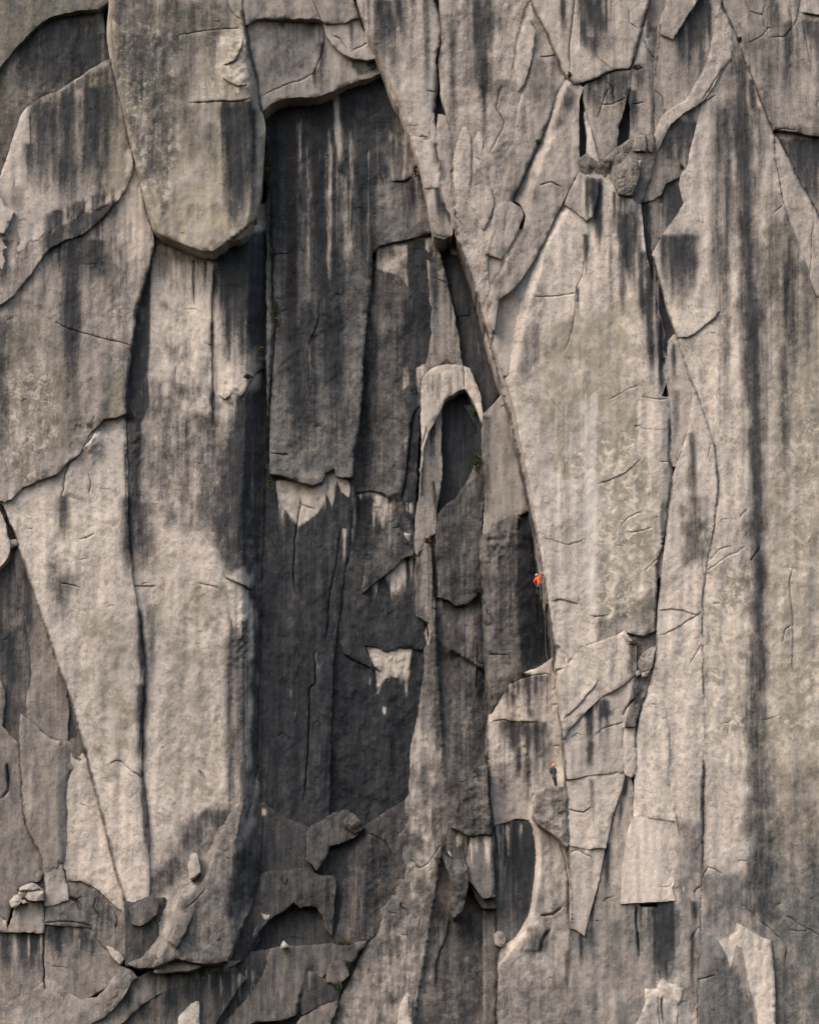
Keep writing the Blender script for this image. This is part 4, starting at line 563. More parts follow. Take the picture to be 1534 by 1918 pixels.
Sx(1506,262,1506,380,9,8,.75,'d',['W16c']); Sx(1526,262,1528,350,9,7,.75,'d',['W16c']); Sx(1490,258,1500,340,5,5,.6,'d',['W16c']); Sx(1478,265,1480,300,4,4,.4,'d',['W16c']); Pt(box(1440,236,1540,262),.35,'d',['W15'],8,.6); Sx(1540,262,1545,420,8,8,.6,'d',['W16c'])
Pt([(1383,40),(1400,60),(1395,110)],.5,'d',['W15'],8,.6)
# W17-18
Pt([(1060,1345),(1120,1280),(1160,1250),(1188,1240),(1185,1262),(1120,1305),(1080,1340)], .45,'g',['W17'],16,.6); Pt([(1165,1190),(1188,1205),(1190,1260),(1176,1260),(1178,1210)],.55,'d',['W17'],8,.7); Sx(1104,1325,1106,1400,5,4,.85,'d',['W18']); Sx(1106,1390,1105,1440,5,4,.7,'d',['W18']); Pt([(1120,1310),(1150,1300),(1150,1340),(1120,1350)],.6,'d',['W18'],8,1.0); Sx(1131,1310,1132,1350,3,3,.7,'d',['W18'])
Pt([(1180,1250),(1205,1240),(1205,1260),(1185,1265)],.4,'r',['W17b'],6,.6); Pt([(1180,1265),(1208,1262),(1200,1310),(1188,1320)],.75,'d',['W17b'],6,.7); Sx(1104,1400,1105,1440,5,5,.5,'d',['W18'])
Sx(1107,1460,1112,1560,4,3,.35,'d',['W18b']); Sx(1101,1420,1103,1440,5,5,.3,'d',['W18']); Sx(1174,1460,1150,1580,4,4,.7,'d',['W19']); Sx(1138,1580,1134,1690,5,5,.75,'d',['W19']); Sx(1110,1680,1106,1760,3,5,.8,'d',['W19']); Sx(1108,1740,1110,1800,5,4,.4,'d',['W19']); Sx(1191,1698,1191,1755,3,2,.95,'d',['W19']); Sx(1193,1745,1197,1800,3,3,.6,'d',['W19']); Sx(1237,1690,1239,1850,14,12,1.0,'d',['W19','W14b']); Sx(1226,1695,1230,1740,8,5,.8,'d',['W19','W14b']); Sx(1246,1700,1245,1840,4,5,.9,'d',['W19','W14b']); Sx(1238,1690,1239,1850,20,13,.5,'d',['W19','W14b'])
Sx(1088,1750,1088,1820,4,3,.8,'d',['W19','A13']); Sx(1063,1780,1062,1890,4,3,.6,'d',['A13','W19']); Sx(1296,1750,1297,1870,4,3,.6,'d',['W14b']); Sx(1300,1690,1304,1740,5,3,.7,'d',['W14b']); Pt(box(1272,1540,1310,1900),.35,'d',['W14b'],20,.4)
Pt([(1363,1756),(1379,1745),(1382,1731),(1411,1748),(1440,1761),(1446,1814),(1449,1918),(1450,2150),(1420,2150),(1418,1900),(1405,1860),(1396,1810),(1388,1775),(1378,1770),(1374,1790),(1366,1812),(1360,1790),(1345,1762)], 1.0,'p',['W23'],3,.1); Pt([(1340,1800),(1400,1820),(1415,1918),(1415,2150),(1310,2150),(1310,1850)],.3,'d',['W23'],25,.4)
Pt([(1207,1852),(1228,1854),(1234,1838),(1240,1832),(1278,1852),(1272,1880),(1262,1870),(1256,1850),(1245,1850),(1240,1868),(1233,1868),(1222,1862),(1212,1885),(1205,1900),(1200,1890)], .9,'p',['W24'],3,.2); Sx(1266,1880,1262,1930,3,3,.8,'p',['W24']); Sx(1237,1870,1239,1918,1.5,1.5,.8,'d',['W24'])
Pt(box(1150,1530,1280,1700),1.0,'p',['W22'],10,.05); Pt([(1252,1530),(1270,1540),(1270,1563),(1260,1552)],.9,'p',['W21'],3); Pt([(1165,1450),(1188,1450),(1186,1560),(1172,1600),(1168,1700),(1162,1640)],.5,'p',['W19'],8,.5); Sx(1272,1560,1272,1640,5,5,.4,'g',['W14b']); Sx(1280,1660,1279,1680,3,2,.7,'p',['W14b'])
# A13
for x,y0,y1,w,s in ((948,1275,1330,4,.6),(958,1300,1330,3,.4),(970,1262,1330,3,.5),(990,1262,1335,4,.9),(1003,1265,1330,3,.5),(992,1330,1350,5,.5),(945,1352,1400,7,.5),(965,1352,1420,7,.5),(980,1352,1400,5,.6),(989,1352,1440,4,.8),(972,1400,1470,3,.6),(943,1430,1530,9,.4),(988,1420,1520,5,.6),(1010,1360,1440,8,.3),(1020,1354,1390,5,.5),(973,1430,1450,3,.5)): Sx(x,y0,x,y1,w,w,s,'d',['A13'])
Pt([(945,1352),(1020,1352),(1010,1375),(950,1375)],.4,'d',['A13'],8,.7); Pt([(1005,1490),(1030,1475),(1058,1490),(1064,1570),(1045,1575),(1010,1540),(1000,1520)],.28,'d',['A13','LEDGE'],14,.8); Pt([(1030,1400),(1052,1400),(1058,1470),(1030,1470)],.4,'g',['A13'],10,.3); Pt([(1010,1670),(1050,1650),(1064,1680),(1030,1730),(1005,1720)],.35,'d',['A13'],14,.8); Pt([(990,1740),(1030,1720),(1025,1780),(995,1800)],.45,'d',['A13'],12,.9); Pt([(1003,1540),(1015,1600),(1008,1680),(985,1740),(945,1775),(940,1790),(975,1785),(1000,1700)],.7,'p',['A13'],6,.3); Pt([(930,1800),(1064,1820),(1064,2150),(930,2150)],.22,'d',['A13'],50,.3); Sx(1063,1650,1064,1740,3,4,.7,'d',['A13'])
Pt([(955,1530),(1003,1535),(1005,1620),(995,1700),(975,1720),(950,1700),(940,1580)],.55,'d',['A14'],12,.5); Sx(995,1540,1000,1620,7,6,.9,'d',['A14']); Sx(935,1560,940,1740,7,9,.4,'p',['A14']); Sx(974,1540,973,1600,4,4,.4,'p',['A14']); Pt([(925,1535),(940,1540),(935,1600)],.5,'p',['A14'],6); Sx(925,1550,928,1700,4,4,.7,'d',['A14'])
# A15 lower: lit left flank and shaded right side put into the colour
Pt([(770,1380),(800,1300),(830,1400),(820,1600),(800,1700),(740,1720),(690,1800),(620,1918),(600,2100),(720,2100),(790,1918),(800,1800),(760,1640)], .5,'p',['A15'],30,.5); Pt([(860,1200),(905,1180),(912,1440),(850,1550),(840,1480),(870,1350)],.3,'d',['A15'],25,.8); Pt([(810,1700),(860,1720),(930,1760),(932,2100),(812,2100),(812,1900)],.25,'d',['A15'],10,.5); Pt([(840,1550),(870,1640),(860,1720),(800,1730),(790,1660)],.28,'d',['A15'],16,.8)
Sx(893,1563,893,1610,4,3,.7,'p',['A15d','A15c']); Sx(862,1556,864,1590,4,3,.8,'p',['A15c']); Sx(912,1568,914,1650,6,5,.9,'p',['A15d']); Sx(880,1566,881,1580,2,2,.7,'p',['A15c']); Sx(764,1700,766,1760,4,3,.4,'d',['A15']); Sx(740,1730,738,1800,5,6,.3,'d',['A15']); Sx(766,1868,768,1918,2,3,.5,'d',['A15','A16']); Pt([(838,1590),(845,1600),(840,1610)],.9,'p',['A15c'],2)
Pt([(700,1540),(740,1520),(735,1640),(690,1680)],.4,'d',['B1'],16,.8); Sx(640,1700,636,1765,5,6,.35,'p',['B1'])
# lower left
for x,y0,y1,w,s in ((12,1745,1850,9,.4),(42,1750,1830,6,.5),(67,1748,1800,5,.7),(106,1740,1800,7,.7),(95,1740,1790,4,.5),(160,1745,1790,6,.5),(175,1760,1800,4,.6),(130,1740,1780,12,.4)): Sx(x,y0,x+1,y1,w,w,s,'d',['K8'])
for x,y0,y1,w in ((28,1750,1850,5),(55,1750,1830,4),(78,1750,1800,3),(150,1760,1800,3)): Sx(x,y0,x,y1,w,w,.5,'p',['K8'])
Sx(15,1050,12,1350,16,16,.5,'g',['K1']); Pt([(40,1120),(80,1180),(60,1330),(20,1380),(20,1150)],.5,'g',['K1'],14,.5); Sx(45,1060,60,1180,12,10,.3,'r',['K1']); Sx(60,1160,62,1200,10,8,.35,'d',['K1b','K1']); Pt([(128,1310),(146,1380),(128,1386)],.95,'d',['K1'],3); Sx(22,1180,24,1330,12,14,.5,'d',['K1']); Pt([(130,1440),(150,1440),(150,1600),(128,1580),(120,1480)],.5,'d',['K2'],12,.7); Pt([(60,1440),(110,1440),(110,1580),(80,1600),(60,1540)],.3,'y',['K2'],20); Sx(16,1430,18,1500,5,5,.7,'d',['K1e']); Pt([(40,1340),(80,1380),(150,1392),(150,1420),(60,1430),(40,1400)],.4,'g',['K2'],14,.5)
Pt([(150,1470),(185,1530),(230,1680),(235,1705),(200,1680),(150,1640),(128,1640),(140,1600)],.6,'p',['K3'],14,.4); Pt([(150,1655),(200,1680),(225,1740),(160,1730),(130,1690)],.3,'d',['K4'],16,.8); Pt([(84,1698),(125,1690),(170,1735),(84,1732)],.3,'b',['K4'],10,.4); Pt([(48,1550),(75,1590),(80,1640),(52,1600)],.5,'g',['K1e'],8); Sx(240,1850,236,1910,8,8,.6,'d',['K11','K10','K12'])
for x,y0,y1,w,s in ((290,1822,1870,4,.4),(330,1822,1850,14,.4),(405,1820,1900,6,.8),(380,1830,1900,5,.5),(355,1850,1918,10,.3),(320,1860,1918,10,.4),(425,1820,1900,5,.6),(270,1880,1918,8,.4)): Sx(x,y0,x,y1,w,w,s,'d',['K12','K11','B4b'])
for x in (395,415,436,447): Sx(x,1825,x,1890,3,3,.5,'p',['K12','B4b'])
Pt([(300,1700),(345,1660),(400,1600),(415,1560),(395,1640),(340,1690),(315,1760),(300,1760)],.45,'p',['F1'],12,.4); Pt([(440,1600),(470,1560),(486,1480),(486,1620),(465,1700),(440,1745),(430,1700)],.85,'d',['F1'],18,.4); Pt([(400,1690),(435,1600),(450,1640),(430,1700)],.3,'d',['F1'],16,.8); Pt([(345,1720),(400,1700),(400,1790),(330,1790)],.25,'d',['F1'],18,.7); Pt([(330,1670),(400,1670),(380,1700),(340,1700)],.3,'d',['F1'],14,.8)  # buttress: lit left facets and shaded right side put into its colour
Pt([(470,1740),(490,1735),(480,1770),(450,1800)],.3,'d',['B2'],8); Sx(482,1735,470,1765,4,4,.5,'p',['B2']); Pt([(490,1712),(508,1714),(502,1722),(494,1722)],1,'p',['B2'],2); Sx(578,1820,582,1870,5,4,.5,'p',['B10','B0']); Pt([(624,1720),(640,1710),(632,1765),(624,1765)],.5,'p',['B1'],5,.5); Pt([(486,1506),(496,1500),(500,1526),(490,1530)],.6,'p',['A3','B9'],4,1)

Pt([(1060,1660),(1300,1640),(1310,1760),(1310,2150),(930,2150),(940,1800)], .55,'g',['W19','W14b','A13'],90,.2)  # grey patches from here on: corner vignette put into the rock colour
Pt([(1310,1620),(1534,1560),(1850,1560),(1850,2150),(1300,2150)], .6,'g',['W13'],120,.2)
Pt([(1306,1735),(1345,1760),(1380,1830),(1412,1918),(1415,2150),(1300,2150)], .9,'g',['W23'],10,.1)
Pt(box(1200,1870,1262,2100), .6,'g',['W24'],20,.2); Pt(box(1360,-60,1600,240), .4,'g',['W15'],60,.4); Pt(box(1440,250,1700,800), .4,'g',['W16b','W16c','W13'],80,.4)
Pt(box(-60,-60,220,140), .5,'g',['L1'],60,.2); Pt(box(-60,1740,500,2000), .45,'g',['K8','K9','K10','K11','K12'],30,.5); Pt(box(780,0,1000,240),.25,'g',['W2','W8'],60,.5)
Pt([(285,560),(395,560),(440,700),(430,790),(300,740)], .5,'p',['P'],30,.7)

runs(40,205,60,200,26,['L2'],.6,wmax=9,seed=2); runs(55,240,170,420,34,['L3'],.5,wmax=8,seed=3,slope=-.3); runs(20,240,440,760,22,['L4'],.28,wmax=8,seed=4); runs(90,220,400,520,26,['L4','L3'],.7,wmax=7,seed=5,slope=-.4)
runs(415,480,200,440,16,['H'],.75,wmax=6,seed=6); runs(215,420,-60,300,24,['H'],.25,wmax=10,seed=7); runs(300,420,380,430,6,['H'],.2)
runs(285,420,475,580,16,['P'],.35,wmax=4,seed=8); runs(405,510,455,760,46,['P'],.8,wmax=8,seed=9); runs(440,505,740,1100,22,['P'],.7,wmax=10,seed=10); runs(290,400,490,560,12,['P'],.4,'p',seed=11); runs(280,440,780,1050,22,['P'],.25,wmax=9,seed=12); runs(430,480,1100,1650,14,['P'],.4,wmax=7,seed=13)
runs(505,800,140,760,16,['A1'],.5,wmin=2,wmax=10,topj=60,lmin=.4,seed=14); runs(505,720,200,880,14,['A1'],.4,wmin=3,wmax=14,topj=200,seed=15); runs(560,780,230,620,16,['A1'],.45,'p',wmax=6,topj=80,seed=16)
runs(698,765,458,560,22,['A2'],.7,wmax=4,seed=17); runs(765,808,452,760,18,['A2'],.9,wmax=8,seed=18); runs(700,780,600,920,16,['A2'],.4,wmax=8,topj=60,seed=19); runs(800,866,460,680,18,['A2b'],.5,wmax=4,topj=60,seed=20); runs(664,775,930,1040,24,['A2'],.8,wmax=5,seed=21); runs(700,775,940,1030,9,['A2'],.7,'p',wmax=4,seed=22)
runs(515,610,905,1000,14,['A3'],.8,'p',wmax=5,seed=23); runs(515,650,905,960,14,['A3'],.7,wmax=3,seed=24); runs(700,775,1050,1150,16,['A4'],.8,'p',wmax=5,seed=25,slope=-.35); runs(698,775,1060,1130,12,['A4'],.8,wmax=2.5,seed=26,slope=-.35); runs(690,772,1215,1330,22,['A5'],.6,'p',wmax=5,lmin=.15,seed=27); runs(690,772,1220,1260,10,['A5'],.8,wmax=2.5,seed=28)
runs(500,640,1000,1560,30,['A3'],.6,wmax=10,topj=150,seed=29); runs(640,780,1230,1540,20,['A5'],.6,wmax=12,topj=60,seed=30); runs(790,900,700,760,12,['A7'],.5,wmax=2,seed=31); runs(800,826,780,900,8,['A8'],.6,wmax=2,seed=32); runs(780,910,1000,1540,24,['A15','A10'],.4,wmax=10,topj=200,seed=33); runs(905,990,1000,1240,14,['A12'],.4,wmax=8,topj=80,seed=34); runs(972,1030,980,1240,14,['A12'],.7,wmax=8,topj=60,seed=35)
runs(690,812,-60,180,18,['W1'],.45,wmax=8,topj=80,seed=36); runs(830,960,-60,240,22,['W2'],.38,wmax=9,topj=100,seed=37); runs(1085,1135,-40,120,14,['W8'],.8,wmax=6,seed=38); runs(1010,1200,-60,90,12,['W8'],.3,seed=39); runs(1096,1176,140,260,20,['W7'],.55,wmax=4,seed=40); runs(1268,1330,-20,160,26,['W10'],.8,wmax=7,topj=40,seed=41); runs(1240,1300,230,320,18,['W12'],.6,wmax=5,seed=42); runs(1240,1285,345,460,14,['W12b'],.7,wmax=6,seed=43); runs(1208,1262,400,720,26,['W12c','W6'],.85,wmax=5,topj=80,seed=44)
runs(1098,1128,335,480,12,['W6','W6t'],.65,wmax=4,seed=45); runs(1140,1205,370,560,20,['W6'],.6,wmax=5,topj=60,seed=46); runs(1340,1530,280,900,34,['W13'],.32,wmax=12,topj=200,seed=47); runs(1240,1300,440,600,16,['W13'],.5,wmax=7,seed=48); runs(1455,1534,262,420,26,['W16c'],.65,wmax=7,seed=49); runs(1400,1534,0,220,24,['W15'],.38,wmax=9,topj=80,seed=50); runs(1340,1440,200,420,14,['W13'],.35,wmax=10,seed=51)
runs(1095,1160,1310,1440,16,['W18'],.5,wmax=4,seed=52); runs(1225,1262,1690,1830,18,['W19','W14b'],.9,wmax=6,seed=53); runs(1170,1225,1692,1790,6,['W19'],.5,wmax=3,seed=54); runs(940,1030,1262,1350,18,['A13'],.6,wmax=4,seed=55); runs(935,1020,1352,1500,20,['A13'],.55,wmax=5,seed=56); runs(925,1003,1540,1740,24,['A14'],.7,wmax=7,seed=57); runs(940,985,1545,1650,8,['A14'],.5,'p',wmax=4,seed=58)
runs(810,930,1700,1918,18,['A15'],.35,wmax=9,topj=60,seed=59); runs(640,800,1740,1900,12,['A15'],.3,wmax=6,topj=60,seed=60); runs(855,925,1562,1640,14,['A15d','A15c'],.6,'p',wmax=4,seed=61); runs(0,84,1748,1860,20,['K8'],.5,wmax=6,seed=62); runs(86,180,1735,1810,22,['K8','K4'],.6,wmax=5,seed=63); runs(290,450,1815,1918,26,['K12','B4b','K11'],.6,wmax=6,seed=64); runs(300,480,1815,1900,14,['K12','B4b'],.5,'p',wmax=3,seed=65); runs(625,740,1550,1760,16,['B1'],.5,wmax=8,topj=60,seed=66); runs(0,130,1040,1380,16,['K1','K1b'],.4,wmax=10,topj=100,seed=67); runs(1025,1120,740,1160,22,['W6'],.45,'w',wmax=5,topj=160,seed=68); runs(1195,1250,748,1000,12,['W6'],.4,'p',wmax=7,seed=69)

Pt([(215,30),(330,60),(330,300),(310,400),(262,340),(230,200)], .9,'l',['H'],20,.2); Pt(box(380,60,470,190), .6,'l',['H'],20,.3); Pt([(10,700),(90,680),(110,820),(60,900),(0,880)], .9,'l',['L4'],20,.2); Pt([(200,560),(245,560),(240,680),(200,700)], .7,'l',['L4'],20,.3); Pt([(20,960),(200,940),(230,1050),(80,1090)], .8,'l',['L5'],30,.3); Pt([(290,560),(400,580),(430,760),(290,740)], .8,'l',['P'],24,.3)
Pt([(1325,1060),(1410,1060),(1400,1440),(1320,1460)], .95,'l',['W13','W14b'],24,.2); Pt([(1250,1140),(1315,1140),(1315,1400),(1240,1360)], .7,'l',['W14b'],24,.3); Pt([(1050,820),(1240,800),(1225,1160),(1110,1180)], .7,'l',['W6'],40,.3); Pt([(1230,560),(1380,560),(1390,900),(1330,860)], .6,'l',['W13'],30,.4); Pt([(1060,1230),(1160,1200),(1140,1270),(1060,1330)], .7,'l',['W17'],14,.3); Pt([(1440,700),(1600,700),(1600,1500),(1450,1400)], .5,'l',['W13'],60,.4); Pt([(1190,1340),(1255,1330),(1260,1500),(1190,1500)], .5,'l',['W21'],20,.4); Pt([(240,800),(440,760),(450,1050),(250,1060)], .5,'l',['P'],40,.4)

seam([(0,940),(35,1020),(70,1130),(95,1200),(125,1290),(160,1400),(175,1462),(195,1540),(215,1620),(240,1702),(246,1802)], 2.0, .8, ['L5','K3','K1','K4'])
seam([(185,0),(196,60),(204,110),(216,150),(229,200),(242,258),(259,325),(274,390),(289,440)], 1.8, .8, ['L3','L2','L4'])
seam([(290,455),(284,482),(272,520),(258,572),(249,622),(242,680),(237,740),(236,900),(240,1020)], 2.2, .9)
seam([(508,380),(512,500),(510,600),(504,800),(499,900),(495,1000),(490,1150),(488,1300),(487,1450),(484,1560),(476,1660)], 2.6, .95)
seam([(1222,478),(1239,535),(1253,591),(1270,634),(1281,676),(1298,722),(1315,767),(1329,806),(1338,840),(1343,903),(1341,940),(1337,981),(1326,1043),(1321,1077),(1314,1128),(1315,1199),(1317,1298)], 1.0, .7)
seam([(1317,1424),(1315,1531),(1313,1641),(1310,1729),(1307,1814),(1305,1918)], 1.0, .8)
seam([(995,0),(1003,25),(1020,54),(1037,91),(1051,129),(1058,149)], 1.4, .9); seam([(1216,0),(1209,20),(1197,70),(1186,108),(1178,128)], 2.0, .9); seam([(1178,128),(1145,131),(1110,149),(1075,159),(1066,147)], 1.6, .8)
seam([(1350,8),(1366,42),(1383,79),(1397,124),(1411,153),(1425,192),(1439,226),(1448,249),(1464,272),(1482,306),(1497,345),(1519,379),(1534,407)], 1.4, .85)
seam([(1058,150),(1044,171),(1034,203),(1020,237),(1007,271),(990,305),(975,339),(960,372)], 1.6, .8); seam([(981,420),(969,450),(949,480),(936,508),(917,535),(911,560)], 1.6, .7); seam([(991,0),(976,41),(966,75),(963,115),(956,149)], 1.4, .7)
seam([(812,0),(822,20),(824,68),(815,119),(820,156),(815,180),(812,210)], 1.8, .9); seam([(837,220),(844,251),(849,339),(851,390),(856,440)], 1.2, .8); seam([(1237,44),(1227,136),(1224,190),(1221,255)], 1.0, .8)
seam([(812,437),(843,445),(858,452),(875,494),(891,545),(905,600),(919,650),(936,712),(950,765),(963,815),(976,875),(988,935),(1000,985),(1010,1040),(1021,1105),(1033,1180),(1038,1240)], 1.8, .95)
seam([(898,1049),(905,1167),(909,1269),(912,1345),(912,1418),(918,1500),(922,1562),(926,1680),(931,1750),(930,1918)], 1.8, .9); seam([(1037,1240),(1049,1337),(1056,1418),(1061,1499),(1064,1577),(1069,1689),(1069,1780)], 1.1, .8)
seam([(1226,1183),(1229,1100),(1230,1050),(1244,1010),(1249,960),(1254,930),(1259,880),(1253,862),(1253,790)], 1.8, .9); seam([(1228,1183),(1227,1240),(1214,1292),(1198,1332),(1190,1400)], 1.2, .8)
seam([(695,474),(692,535),(685,602),(680,670),(678,721),(673,789),(664,840),(661,891)], 1.4, .9); seam([(451,20),(463,60),(470,110),(484,150),(491,205)], 2.2, .9)
seam([(37,1395),(40,1500),(51,1554),(68,1581),(81,1611),(83,1640),(83,1740),(83,1850)], 1.2, .8)

Pt([(506,150),(720,150),(750,230),(720,330),(640,420),(506,420)], .35,'d',['A1'],60,.4); Pt([(620,300),(700,320),(690,560),(640,600)],.3,'d',['A1'],30,.6)
for x,y0,y1,w,s in ((131,470,720,14,.5),(100,200,380,6,.5),(1360,200,480,8,.35),(1296,440,560,9,.5),(452,460,700,5,.9),(425,470,720,4,.9),(468,455,640,7,.9),(1175,420,540,6,.9),(1115,345,470,4,.8)): Sx(x,y0,x+3,y1,w,w*.8,s,'d',['L4','L3','P','W13','W6','W6t'])
# ================================================================== materials
def granite():
    m = bpy.data.materials.new('granite'); m.use_nodes = True
    n = m.node_tree; n.nodes.clear(); L = n.links.new
    def N(t, **k):
        x = n.nodes.new(t)
        for a, b in k.items(): setattr(x, a, b)
        return x
    geo = N('ShaderNodeNewGeometry')
    def mapping(s, rot=(0, 0, 0)):
        mp = N('ShaderNodeMapping'); mp.inputs['Scale'].default_value = s; mp.inputs['Rotation'].default_value = rot
        L(geo.outputs['Position'], mp.inputs['Vector']); return mp.outputs[0]
    def noise(vec, scale, det=4, rough=.55, dist=0.0):
        x = N('ShaderNodeTexNoise'); x.inputs['Scale'].default_value = scale; x.inputs['Detail'].default_value = det
        x.inputs['Roughness'].default_value = rough; x.inputs['Distortion'].default_value = dist
        L(vec, x.inputs['Vector']); return x.outputs['Fac']
    def rng(v, a, b, c=0.0, d=1.0, smoothed=True):
        x = N('ShaderNodeMapRange'); x.interpolation_type = 'SMOOTHSTEP' if smoothed else 'LINEAR'
        x.inputs['From Min'].default_value = a; x.inputs['From Max'].default_value = b
        x.inputs['To Min'].default_value = c; x.inputs['To Max'].default_value = d
        L(v, x.inputs['Value']); return x.outputs[0]
    def math_(op, a, b=None, c=None):
        x = N('ShaderNodeMath', operation=op)
        for i, v in enumerate((a, b, c)):
            if v is None: continue
            if isinstance(v, (int, float)): x.inputs[i].default_value = v
            else: L(v, x.inputs[i])
        return x.outputs[0]
    def mix(f, a, b, bt='MIX'):
        x = N('ShaderNodeMix', data_type='RGBA', blend_type=bt)
        if isinstance(f, (int, float)): x.inputs[0].default_value = f
        else: L(f, x.inputs[0])
        for i, v in ((6, a), (7, b)):
            if isinstance(v, tuple): x.inputs[i].default_value = (*v, 1)
            else: L(v, x.inputs[i])
        return x.outputs[2]
    def at(name):
        x = N('ShaderNodeAttribute', attribute_name=name); return x.outputs['Fac']
    iso = mapping((1, 1, 1)); ver = mapping((1, 1, .045)); ver2 = mapping((1, 1, .12)); hor = mapping((.5, .5, 1.6)); dia = mapping((1, 1, .42), (0, math.radians(28), 0))
    big = noise(iso, .10, 3); mid = noise(iso, .55, 5, .6); grain = noise(iso, 3.2, 6, .72); fine = noise(iso, 9.0, 3, .7)
    vs = noise(ver, 1.6, 5, .62); vs2 = noise(ver2, 3.4, 4, .6); cl = noise(dia, 1.3, 6, .68); blot = noise(iso, 1.1, 6, .68, .6)
    # bare rock
    patina = rng(noise(mapping((1, 1, .3)), .22, 4, .6), .36, .64)
    base = mix(rng(big, .38, .62), (.512, .446, .408), (.448, .396, .370))
    base = mix(rng(mid, .45, .75), base, (.325, .290, .265))
    base = mix(math_('MULTIPLY', rng(blot, .55, .68), .55), base, (.60, .535, .485))
    base = mix(math_('MULTIPLY', rng(grain, .51, .39), .5), base, (.15, .14, .135))
    base = mix(math_('MULTIPLY', rng(fine, .52, .61), .5), base, (.70, .62, .54))
    def masked(attr, n1, k, lo=.30, hi=.70):
        """a traced mark whose edge the noise breaks up"""
        a = at(attr)
        s = math_('ADD', a, math_('MULTIPLY', math_('SUBTRACT', n1, .5), k))
        r = rng(s, lo, hi)
        return math_('MULTIPLY', r, rng(a, 0.0, .15))
    base = mix(math_('MULTIPLY', patina, .26), base, (.25, .235, .228))
    base = mix(math_('MULTIPLY', masked('olive_lichen', mid, 1.1), .62), base, (.20, .182, .138))
    spots = rng(noise(iso, 1.5, 6, .72, .5), .50, .56)
    base = mix(math_('MULTIPLY', math_('MULTIPLY', rng(at('lichen_spots'), .1, .7), spots), .75), base, (.59, .525, .46))
    base = mix(math_('MULTIPLY', masked('yellow_rock', mid, 1.1), .5), base, (.47, .40, .31))
    base = mix(math_('MULTIPLY', masked('grey_film_and_vignette', mid, .9), .65), base, (.165, .175, .185))
    base = mix(math_('MULTIPLY', masked('rust', mid, .9), .6), base, (.33, .15, .105))
    tone = N('ShaderNodeVectorMath', operation='SCALE'); L(base, tone.inputs[0]); L(at('tone'), tone.inputs['Scale']); base = tone.outputs[0]
    # water stains (dark algae in vertical runs) and painted shade, broken by the grain of the rock
    a = at('stain_and_shade')
    nz = math_('ADD', math_('MULTIPLY', vs, .35), math_('ADD', math_('MULTIPLY', cl, .75), math_('ADD', math_('MULTIPLY', grain, 1.1), math_('MULTIPLY', fine, .9))))
    nz = math_('SUBTRACT', nz, 1.55)
    nz = math_('ADD', nz, math_('MULTIPLY', math_('SUBTRACT', noise(ver, 6.0, 3, .6), .5), .2))
    strand = math_('MULTIPLY', math_('SUBTRACT', noise(ver, 5.0, 4, .65), .5), .85)
    nz = math_('ADD', nz, math_('MULTIPLY', strand, rng(a, .12, .5)))
    runs = math_('MULTIPLY', rng(noise(ver, .8, 4, .65), .54, .70), .045)
    a = math_('ADD', a, runs)
    s = math_('ADD', a, math_('MULTIPLY', nz, .95))
    r_ = rng(s, -.03, .98, 0, 1.0, False)
    st = math_('MULTIPLY', math_('SUBTRACT', 1.0, math_('POWER', math_('SUBTRACT', 1.0, r_), 1.9)), rng(a, 0.0, .12))
    dark = mix(rng(vs2, .35, .68), (.012, .0168, .024), (.031, .034, .041))
    base = mix(math_('MULTIPLY', st, .95), base, dark)
    base = mix(math_('MULTIPLY', masked('brown_film', vs2, .5), .92), base, (.034, .031, .033))
    base = mix(math_('MULTIPLY', masked('pale_scar_and_light', vs2, .85, .18, .85), .85), base, mix(rng(grain, .4, .65), (.50, .44, .40), (.66, .585, .53)))
    base = mix(math_('MULTIPLY', masked('mineral_run', noise(ver, 4.5, 3, .6), .8), .55), base, (.54, .51, .50))
    # relief
    h = math_('ADD', math_('MULTIPLY', noise(dia, 2.2, 7, .66), .9), math_('MULTIPLY', noise(hor, 1.5, 6, .62, .4), .18))
    cr = math_('ABSOLUTE', math_('SUBTRACT', noise(dia, 1.15, 4, .6), .5))
    h = math_('ADD', h, math_('MULTIPLY', cr, -1.1))
    h = math_('ADD', h, math_('MULTIPLY', noise(iso, 5.0, 5, .75), .55))
    h = math_('ADD', h, math_('MULTIPLY', fine, .16))
    bp = N('ShaderNodeBump'); bp.inputs['Strength'].default_value = 1.0
    L(math_('MULTIPLY', math_('MULTIPLY', at('rough'), rng(mid, .38, .62, .45, 1.15)), .30), bp.inputs['Distance']); L(h, bp.inputs['Height'])
    bs = N('ShaderNodeBsdfPrincipled'); bs.inputs['Roughness'].default_value = .88
    bs.inputs['Specular IOR Level'].default_value = .06
    L(rng(st, 0, 1, .92, .75, False), bs.inputs['Roughness'])
    L(base, bs.inputs['Base Color']); L(bp.outputs[0], bs.inputs['Normal'])
    o = N('ShaderNodeOutputMaterial'); L(bs.outputs[0], o.inputs[0])
    return m
GRANITE = granite()
def plain(name, col, rough=.7, var=.25, scale=30):
    m = bpy.data.materials.new(name); m.use_nodes = True; n = m.node_tree
    b = n.nodes['Principled BSDF']; b.inputs['Roughness'].default_value = rough
    t = n.nodes.new('ShaderNodeTexNoise'); t.inputs['Scale'].default_value = scale
    g = n.nodes.new('ShaderNodeNewGeometry'); n.links.new(g.outputs['Position'], t.inputs['Vector'])
    x = n.nodes.new('ShaderNodeMix'); x.data_type = 'RGBA'
    x.inputs[6].default_value = (*[c * (1 - var) for c in col], 1); x.inputs[7].default_value = (*[min(1, c * (1 + var)) for c in col], 1)
    n.links.new(t.outputs['Fac'], x.inputs[0]); n.links.new(x.outputs[2], b.inputs['Base Color'])
    return m

